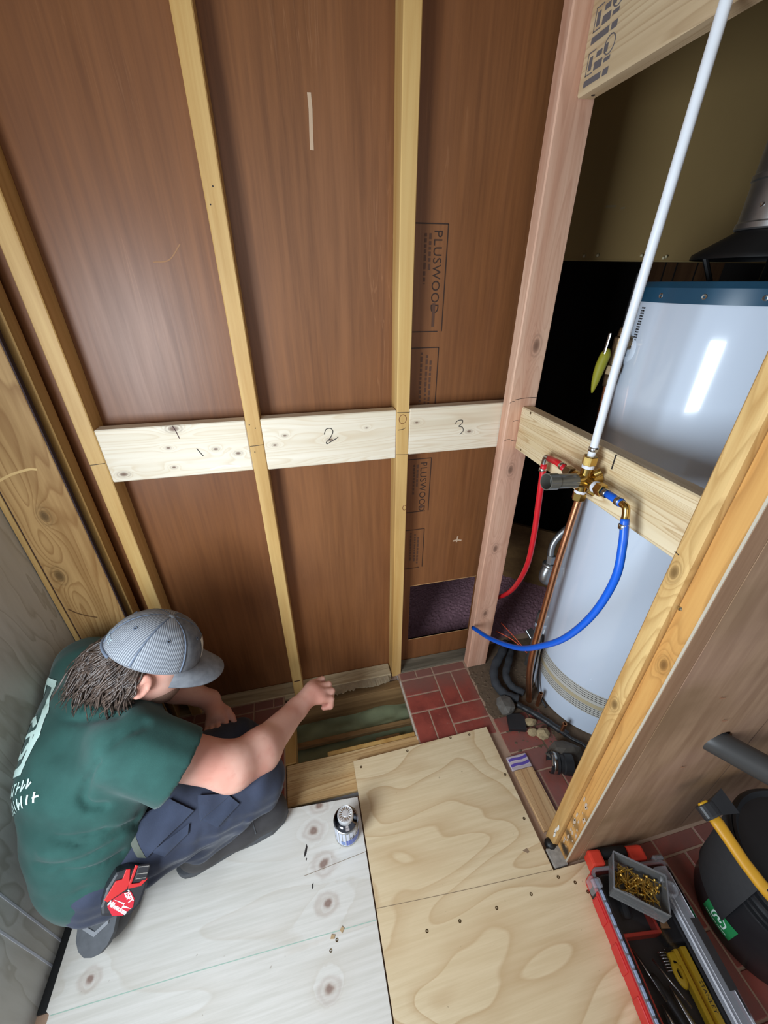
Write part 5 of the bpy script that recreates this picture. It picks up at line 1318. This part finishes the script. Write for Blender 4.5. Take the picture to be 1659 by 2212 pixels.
for y0 in (.022, .048, .074, .10, .150, .178):
    for s in (-1, 1):
        mk('tread', xf(prism([(0, y0), (s * .030, y0 + .018), (s * .030, y0 + .026), (0, y0 + .009)], .004, .0075), FM), plain('tread_grey', S(136, 138, 142), .8) if 'tread_grey' not in D.materials else D.materials['tread_grey'], b2_)
# ---- cap
cap = empty('cap', hp(0, 0, .03)); cap.parent = person; cap.location = Vector(hp(0, 0, .03)) - WO['person']
def capmat(name, c1, c2, stripes):
    b = NB(name); t = b.t
    if stripes:
        a = t.nodes.new('ShaderNodeAttribute'); a.attribute_name = 'stripe'
        sn = b.math('SINE', b.math('MULTIPLY', a.outputs['Fac'], 2 * math.pi / .0042))
        f = b.sstep(sn, -.6, .5); n = b.noise(b.pos, 40, 3)
        col = b.mix(f, c2, c1); col = b.mix(b.math('MULTIPLY', b.sstep(n, .5, .75), .35), col, c2)
        return b.out(col, .8, f, .5, .0012)
    n = b.noise(b.pos, 60, 4); col = b.mix(b.sstep(n, .3, .75), c1, c2); return b.out(col, .85, n, .2, .001)
M_MESH = capmat('cap_mesh', S(156, 160, 166), S(98, 102, 110), True); M_CAPF = capmat('cap_twill', S(108, 110, 114), S(84, 86, 92), False)
M_SEAM = plain('cap_seam', S(98, 108, 124), .85); M_VISOR = capmat('visor_twill', S(126, 129, 134), S(108, 111, 117), False)
def dome(th, t):
    """th azimuth in degrees (0 front, + left), t 0 rim .. 1 button"""
    ph = t * math.pi / 2
    a = .108 if abs(th) < 90 else .110
    c = math.cos(ph) ** .82; z = .028 + .098 * math.sin(ph) ** 1.05
    return (a * c * math.cos(R(th)), .087 * c * math.sin(R(th)), z)
def panel(th0, th1, mesh_):
    nu, nv = 16, 18; V = []; F = []; st_ = []
    mid = R((th0 + th1) / 2); tx = (-math.sin(mid), math.cos(mid))
    for j in range(nv + 1):
        for i in range(nu + 1):
            u = i / nu; th = th0 + (th1 - th0) * u; t = j / nv * .985
            x, y, z = dome(th, t)
            e = 4 * u * (1 - u); n = np.array((x, y, (z - .02))); n /= np.linalg.norm(n) + 1e-9
            if 150 <= abs(th) and t < .22 and math.hypot((abs(th) - 180) / 30, t / .22) < 1: pass
            p = np.array((x, y, z)) + n * .0022 * min(1, e * 3); V.append(hp(*p)); st_.append(x * tx[0] + y * tx[1])
    for j in range(nv):
        for i in range(nu):
            a = j * (nu + 1) + i; F.append([a, a + 1, a + nu + 2, a + nu + 1])
    return V, F, st_
for k_, (a, b_) in enumerate(((0, 60), (-60, 0), (60, 120), (-120, -60), (120, 180), (-180, -120))):
    V, F, st_ = panel(a, b_, k_ > 1)
    o = mk('crown_panel', (V, F), M_MESH if k_ > 1 else M_CAPF, cap, smooth=True)
    at = o.data.attributes.new('stripe', 'FLOAT', 'POINT'); at.data.foreach_set('value', st_)
    m_ = dome((a + b_) / 2, .52); n = np.array((m_[0], m_[1], m_[2] - .02)); n /= np.linalg.norm(n); c_ = np.array(m_) + n * .0025
    nw = n[0] * Hf + n[1] * Hl + n[2] * Hu
    mk('eyelet', lathe([(.0012, .0), (.0030, .0008), (.0038, .0014), (.0046, .0)], 14, hp(*c_), tuple(nw)), M_SEAM, cap, smooth=True)
    mk('eyelet_hole', lathe([(0, .0006), (.0018, .0006)], 10, hp(*c_), tuple(nw)), M_INK, cap)
for a in (0, 60, 120, 180, 240, 300):
    th = a if a <= 180 else a - 360
    pts = []
    for t in np.linspace(0, .97, 24):
        x, y, z = dome(th, t); n = np.array((x, y, z - .02)); n /= np.linalg.norm(n); pts.append(hp(*(np.array((x, y, z)) + n * .0006)))
    mk('seam', tube(pts, [.0020 + .0004 * (i % 2) for i in range(24)], 6), M_SEAM, cap, smooth=True)
mk('button', lathe([(0, .006), (.005, .0055), (.0085, .003), (.009, 0)], 18, hp(0, 0, .125), tuple(Hu)), M_VISOR, cap, smooth=True)
rimp = [hp(*(np.array(dome(th, 0)) * np.array((1.005, 1.005, 1)) + np.array((0, 0, .001)))) for th in range(-180, 180, 6)]
mk('sweatband', tube(rimp, .0024, 6, False, True), M_VISOR, cap, smooth=True)
def visor():
    nu, nv = 32, 10; V = []
    for lay in (0, 1):
        for j in range(nv + 1):
            for i in range(nu + 1):
                s = -1 + 2 * i / nu; th = 66 * s; t = j / nv
                x0, y0, z0 = dome(th, 0)
                L = .074 * (1 - abs(s) ** 3.2) ** .75 + .002
                x = x0 + L * t; y = y0 * (1 + .10 * t * (1 - s * s)); 
                z = z0 + .004 - .016 * t * t - .030 * (y / .085) ** 2 * min(1, t * 1.6) - lay * .0035
                V.append(hp(x, y, z))
    F = []; N = (nu + 1) * (nv + 1)
    for j in range(nv):
        for i in range(nu):
            a = j * (nu + 1) + i; q = [a, a + 1, a + nu + 2, a + nu + 1]; F.append(q); F.append([N + k for k in q[::-1]])
    edge = [i for i in range(nu + 1)] + [j * (nu + 1) + nu for j in range(1, nv + 1)] + [nv * (nu + 1) + i for i in range(nu - 1, -1, -1)] + [j * (nu + 1) for j in range(nv - 1, 0, -1)]
    for a, b_ in zip(edge, edge[1:] + edge[:1]): F.append([a, N + a, N + b_, b_])
    return V, F
mk('visor', visor(), M_VISOR, cap, smooth=True)
def on_dome(th, t, off):
    x, y, z = dome(th, t); n = np.array((x, y, z - .02)); n /= np.linalg.norm(n); return hp(*(np.array((x, y, z)) + n * (.0022 + off)))
def dpatch(th0, th1, t0, t1, off, n=10):
    V = [on_dome(th0 + (th1 - th0) * i / n, t0 + (t1 - t0) * j / n, off) for j in range(n + 1) for i in range(n + 1)]
    return V, [[j * (n + 1) + i, j * (n + 1) + i + 1, (j + 1) * (n + 1) + i + 1, (j + 1) * (n + 1) + i] for j in range(n) for i in range(n)]
mk('front_patch', dpatch(-22, 22, .12, .46, .0010), plain('patch_cream', S(208, 204, 192), .8), cap, smooth=True)
# word stitched over the back opening
tv_, tf_ = textmesh('carhartt', .018, Matrix.Identity(4), 0, 1.15)
tvw = []
for x, y, z in tv_:
    tvw.append(on_dome(180 + x / .105 * 57.3 if True else 0, .17 + y / .115, .0012))
mk('back_word', (tvw, tf_), plain('word_pale', S(178, 196, 206), .8), cap)
mk('back_strap', tube([on_dome(th, -.02, .001) for th in range(150, 212, 6)], .004, 6), M_SEAM, cap, smooth=True)
# ---- hair
def hair():
    rnd = random.Random(8); parts = []
    for k in range(150):
        th0 = rnd.uniform(92, 252); L0 = rnd.uniform(.075, .135) * (.62 + .38 * max(0, math.cos(R(th0 - 190))))
        wv = rnd.uniform(.005, .012); ph = rnd.uniform(0, 6.28); fr = rnd.uniform(.7, 1.5)
        dj = np.array((rnd.gauss(0, .12), rnd.gauss(0, .12), rnd.gauss(0, .08)))
        for m in range(6):
            th = th0 + rnd.gauss(0, 2.2); back = max(0, math.cos(R(th - 180)))
            x, y, z = dome(th, 0); sc_ = rnd.uniform(.90, 1.0)
            p0 = np.array((x * sc_, y * sc_, .030 - rnd.uniform(0, .03)))
            root = np.array(hp(*p0)); out = p0[0] * Hf + p0[1] * Hl; out /= np.linalg.norm(out)
            L = L0 * rnd.uniform(.8, 1.1)
            dirn = -.50 * Hf * back - .75 * Hu + .10 * out + np.array((0, 0, -.20)) + dj
            dirn /= np.linalg.norm(dirn)
            sdv = np.cross(dirn, out); sdv /= np.linalg.norm(sdv)
            pts = []; n = 9
            for i in range(n + 1):
                t = i / n; a = ph + t * 6.28 * fr
                p = root + dirn * L * t + out * (.014 * math.sin(t * 2.6)) - out * .022 * t * t + np.array((0, 0, -.030)) * t * t + sdv * wv * (math.sin(a) - math.sin(ph)) * min(1, t * 2) + out * wv * .5 * math.cos(a) * t
                pts.append(tuple(p))
            r0 = rnd.uniform(.0014, .0030)
            parts.append(tube(pts, [r0 * (1 - .85 * (i / n) ** 3) for i in range(n + 1)], 4, False))
    return join(*parts)
def hair_base(P):
    d = s_ell(P, hp(-.020, 0, -.010), (.090, .083, .085), Hf, Hl, Hu)
    d = smin(d, s_ell(P, hp(-.078, 0, -.062), (.045, .070, .058), Hf, Hl, Hu), .04)
    q = P - Hc
    return np.maximum(np.maximum(d, q @ Hu - .030), q @ Hf + .012)
V, F = sdf_mesh(hair_base, (-.62, .66, .46), (-.33, .92, .72), .005)
hb_ = mk('hair', (V, F), M_HAIR, person, None, True); tag(hb_, 'shoulder length wavy brown hair')
hs = mk('hair_strands', hair(), M_HAIR, hb_, None, True); tag(hs, kind='stuff')
def beard_fn(P):
    d = s_ell(P, hp(.038, 0, -.055), (.0645, .0575, .0625), Hf, Hl, Hu)
    d = smin(d, s_cone(P, hp(.082, 0, -.096), hp(.082, 0, -.10), .0165, .0165), .015)
    q = P - Hc
    return np.maximum(np.maximum(d, q @ Hu + .040 - .5 * np.maximum(0, .02 - q @ Hf)), s_ell(P, hp(.10, 0, -.068), (.022, .020, .012), Hf, Hl, Hu) * -1)
V, F = sdf_mesh(beard_fn, (-.50, .66, .46), (-.26, .88, .68), .004)
bd = mk('beard', (V, F), plain('beard_stubble', S(134, 102, 86), .8, .3, 300, .5), person, None, True); tag(bd, 'short brown beard stubble')
# eyes
for s in (-1, 1):
    e = mk('eye', lathe([(.0105 * math.sin(a), .0105 * math.cos(a)) for a in np.linspace(.01, 3.13, 10)], 14, hp(.079, s * .031, .002), tuple(Hf)), plain('eye_white%d' % s, S(236, 232, 226), .2), person, smooth=True)
    mk('iris', lathe([(0, .0108), (.0048, .0100)], 14, hp(.079, s * .031, .002), tuple(Hf * .96 - Hu * .25)), M_INK, e)
    mk('eyebrow', tube(catmull([hp(.088, s * .016, .021), hp(.087, s * .032, .025), hp(.078, s * .046, .020)], 4), .0032, 6), M_HAIR, person, smooth=True)
# ---- tape measure on the hip
n_ = Vector((.42, -.60, .68)).normalized(); uy = Vector((.10, .62, .25))
TC = Vector((-.491, .468, .278)) + n_ * .046
TMX = frame(TC, (uy - n_ * uy.dot(n_)), n_) @ Matrix.Rotation(R(-90), 4, 'Z')
tm = empty('tape_measure', tuple(TC), 'red and black tape measure clipped to the right hip of the kneeling man', 'tape measure')
def tb2(vf): return xf(vf, TMX)
shell = [(-.034, -.036), (.020, -.040), (.036, -.024), (.040, .010), (.030, .034), (-.006, .042), (-.030, .036), (-.040, .010), (-.041, -.018)]
M_TBK = plain('tape_black', S(38, 38, 42), .45, .1)
mk('case', tb2(prism(shell, -.040, .0, .006)), M_TBK, tm)
mk('red_panel', tb2(join(prism([(-.038, -.008), (-.030, -.012), (.0, .006), (.002, .014), (-.004, .040), (-.012, .040), (-.014, .024), (-.026, .022)], .0, .0035, .001))), M_RED, tm)
mk('red_panel', tb2(join(prism([(.002, .006), (.026, .008), (.036, .018), (.034, .024), (.022, .014), (.006, .014), (.010, .044), (.004, .046), (.001, .016)], .0, .0035, .001))), M_RED, tm)
mk('round_label', tb2(prism([(-.028, -.020), (-.020, -.008), (-.004, .0), (.010, .0), (.020, -.012), (.022, -.026), (.006, -.038), (-.014, -.036)], .0, .0012)), plain('label_red', S(196, 30, 50), .4, .04), tm)
mk('side_word', tb2(textmesh('25FT', .0125, Matrix.Translation((.008, -.0085, .0015)) @ Matrix.Rotation(R(-52), 4, 'Z'), .0002, .95, bold=.0004)), plain('print_white', S(240, 236, 244), .5), tm)
mk('side_word', tb2(textmesh('Milwaukee', .0115, Matrix.Translation((-.008, -.024, .0015)) @ Matrix.Rotation(R(-28), 4, 'Z'), .0002, .9, bold=.0003)), D.materials['print_white'], tm)
mk('bolt_mark', tb2(prism([(-.020, -.009), (.004, -.018), (.002, -.021), (.020, -.029), (.0, -.024), (.002, -.020)], .0012, .0018)), D.materials['print_white'], tm)
mk('belt_clip', tb2(box(.010, .034, .018, .046, .002, .006, .002)), M_TBK, tm)
for y_ in (.022, .030, .042): mk('clip_glint', tb2(box(.012, .032, y_, y_ + .0014, .0055, .0068)), M_STEEL, tm)  # thin steel bars put in for the white glints on the black clip
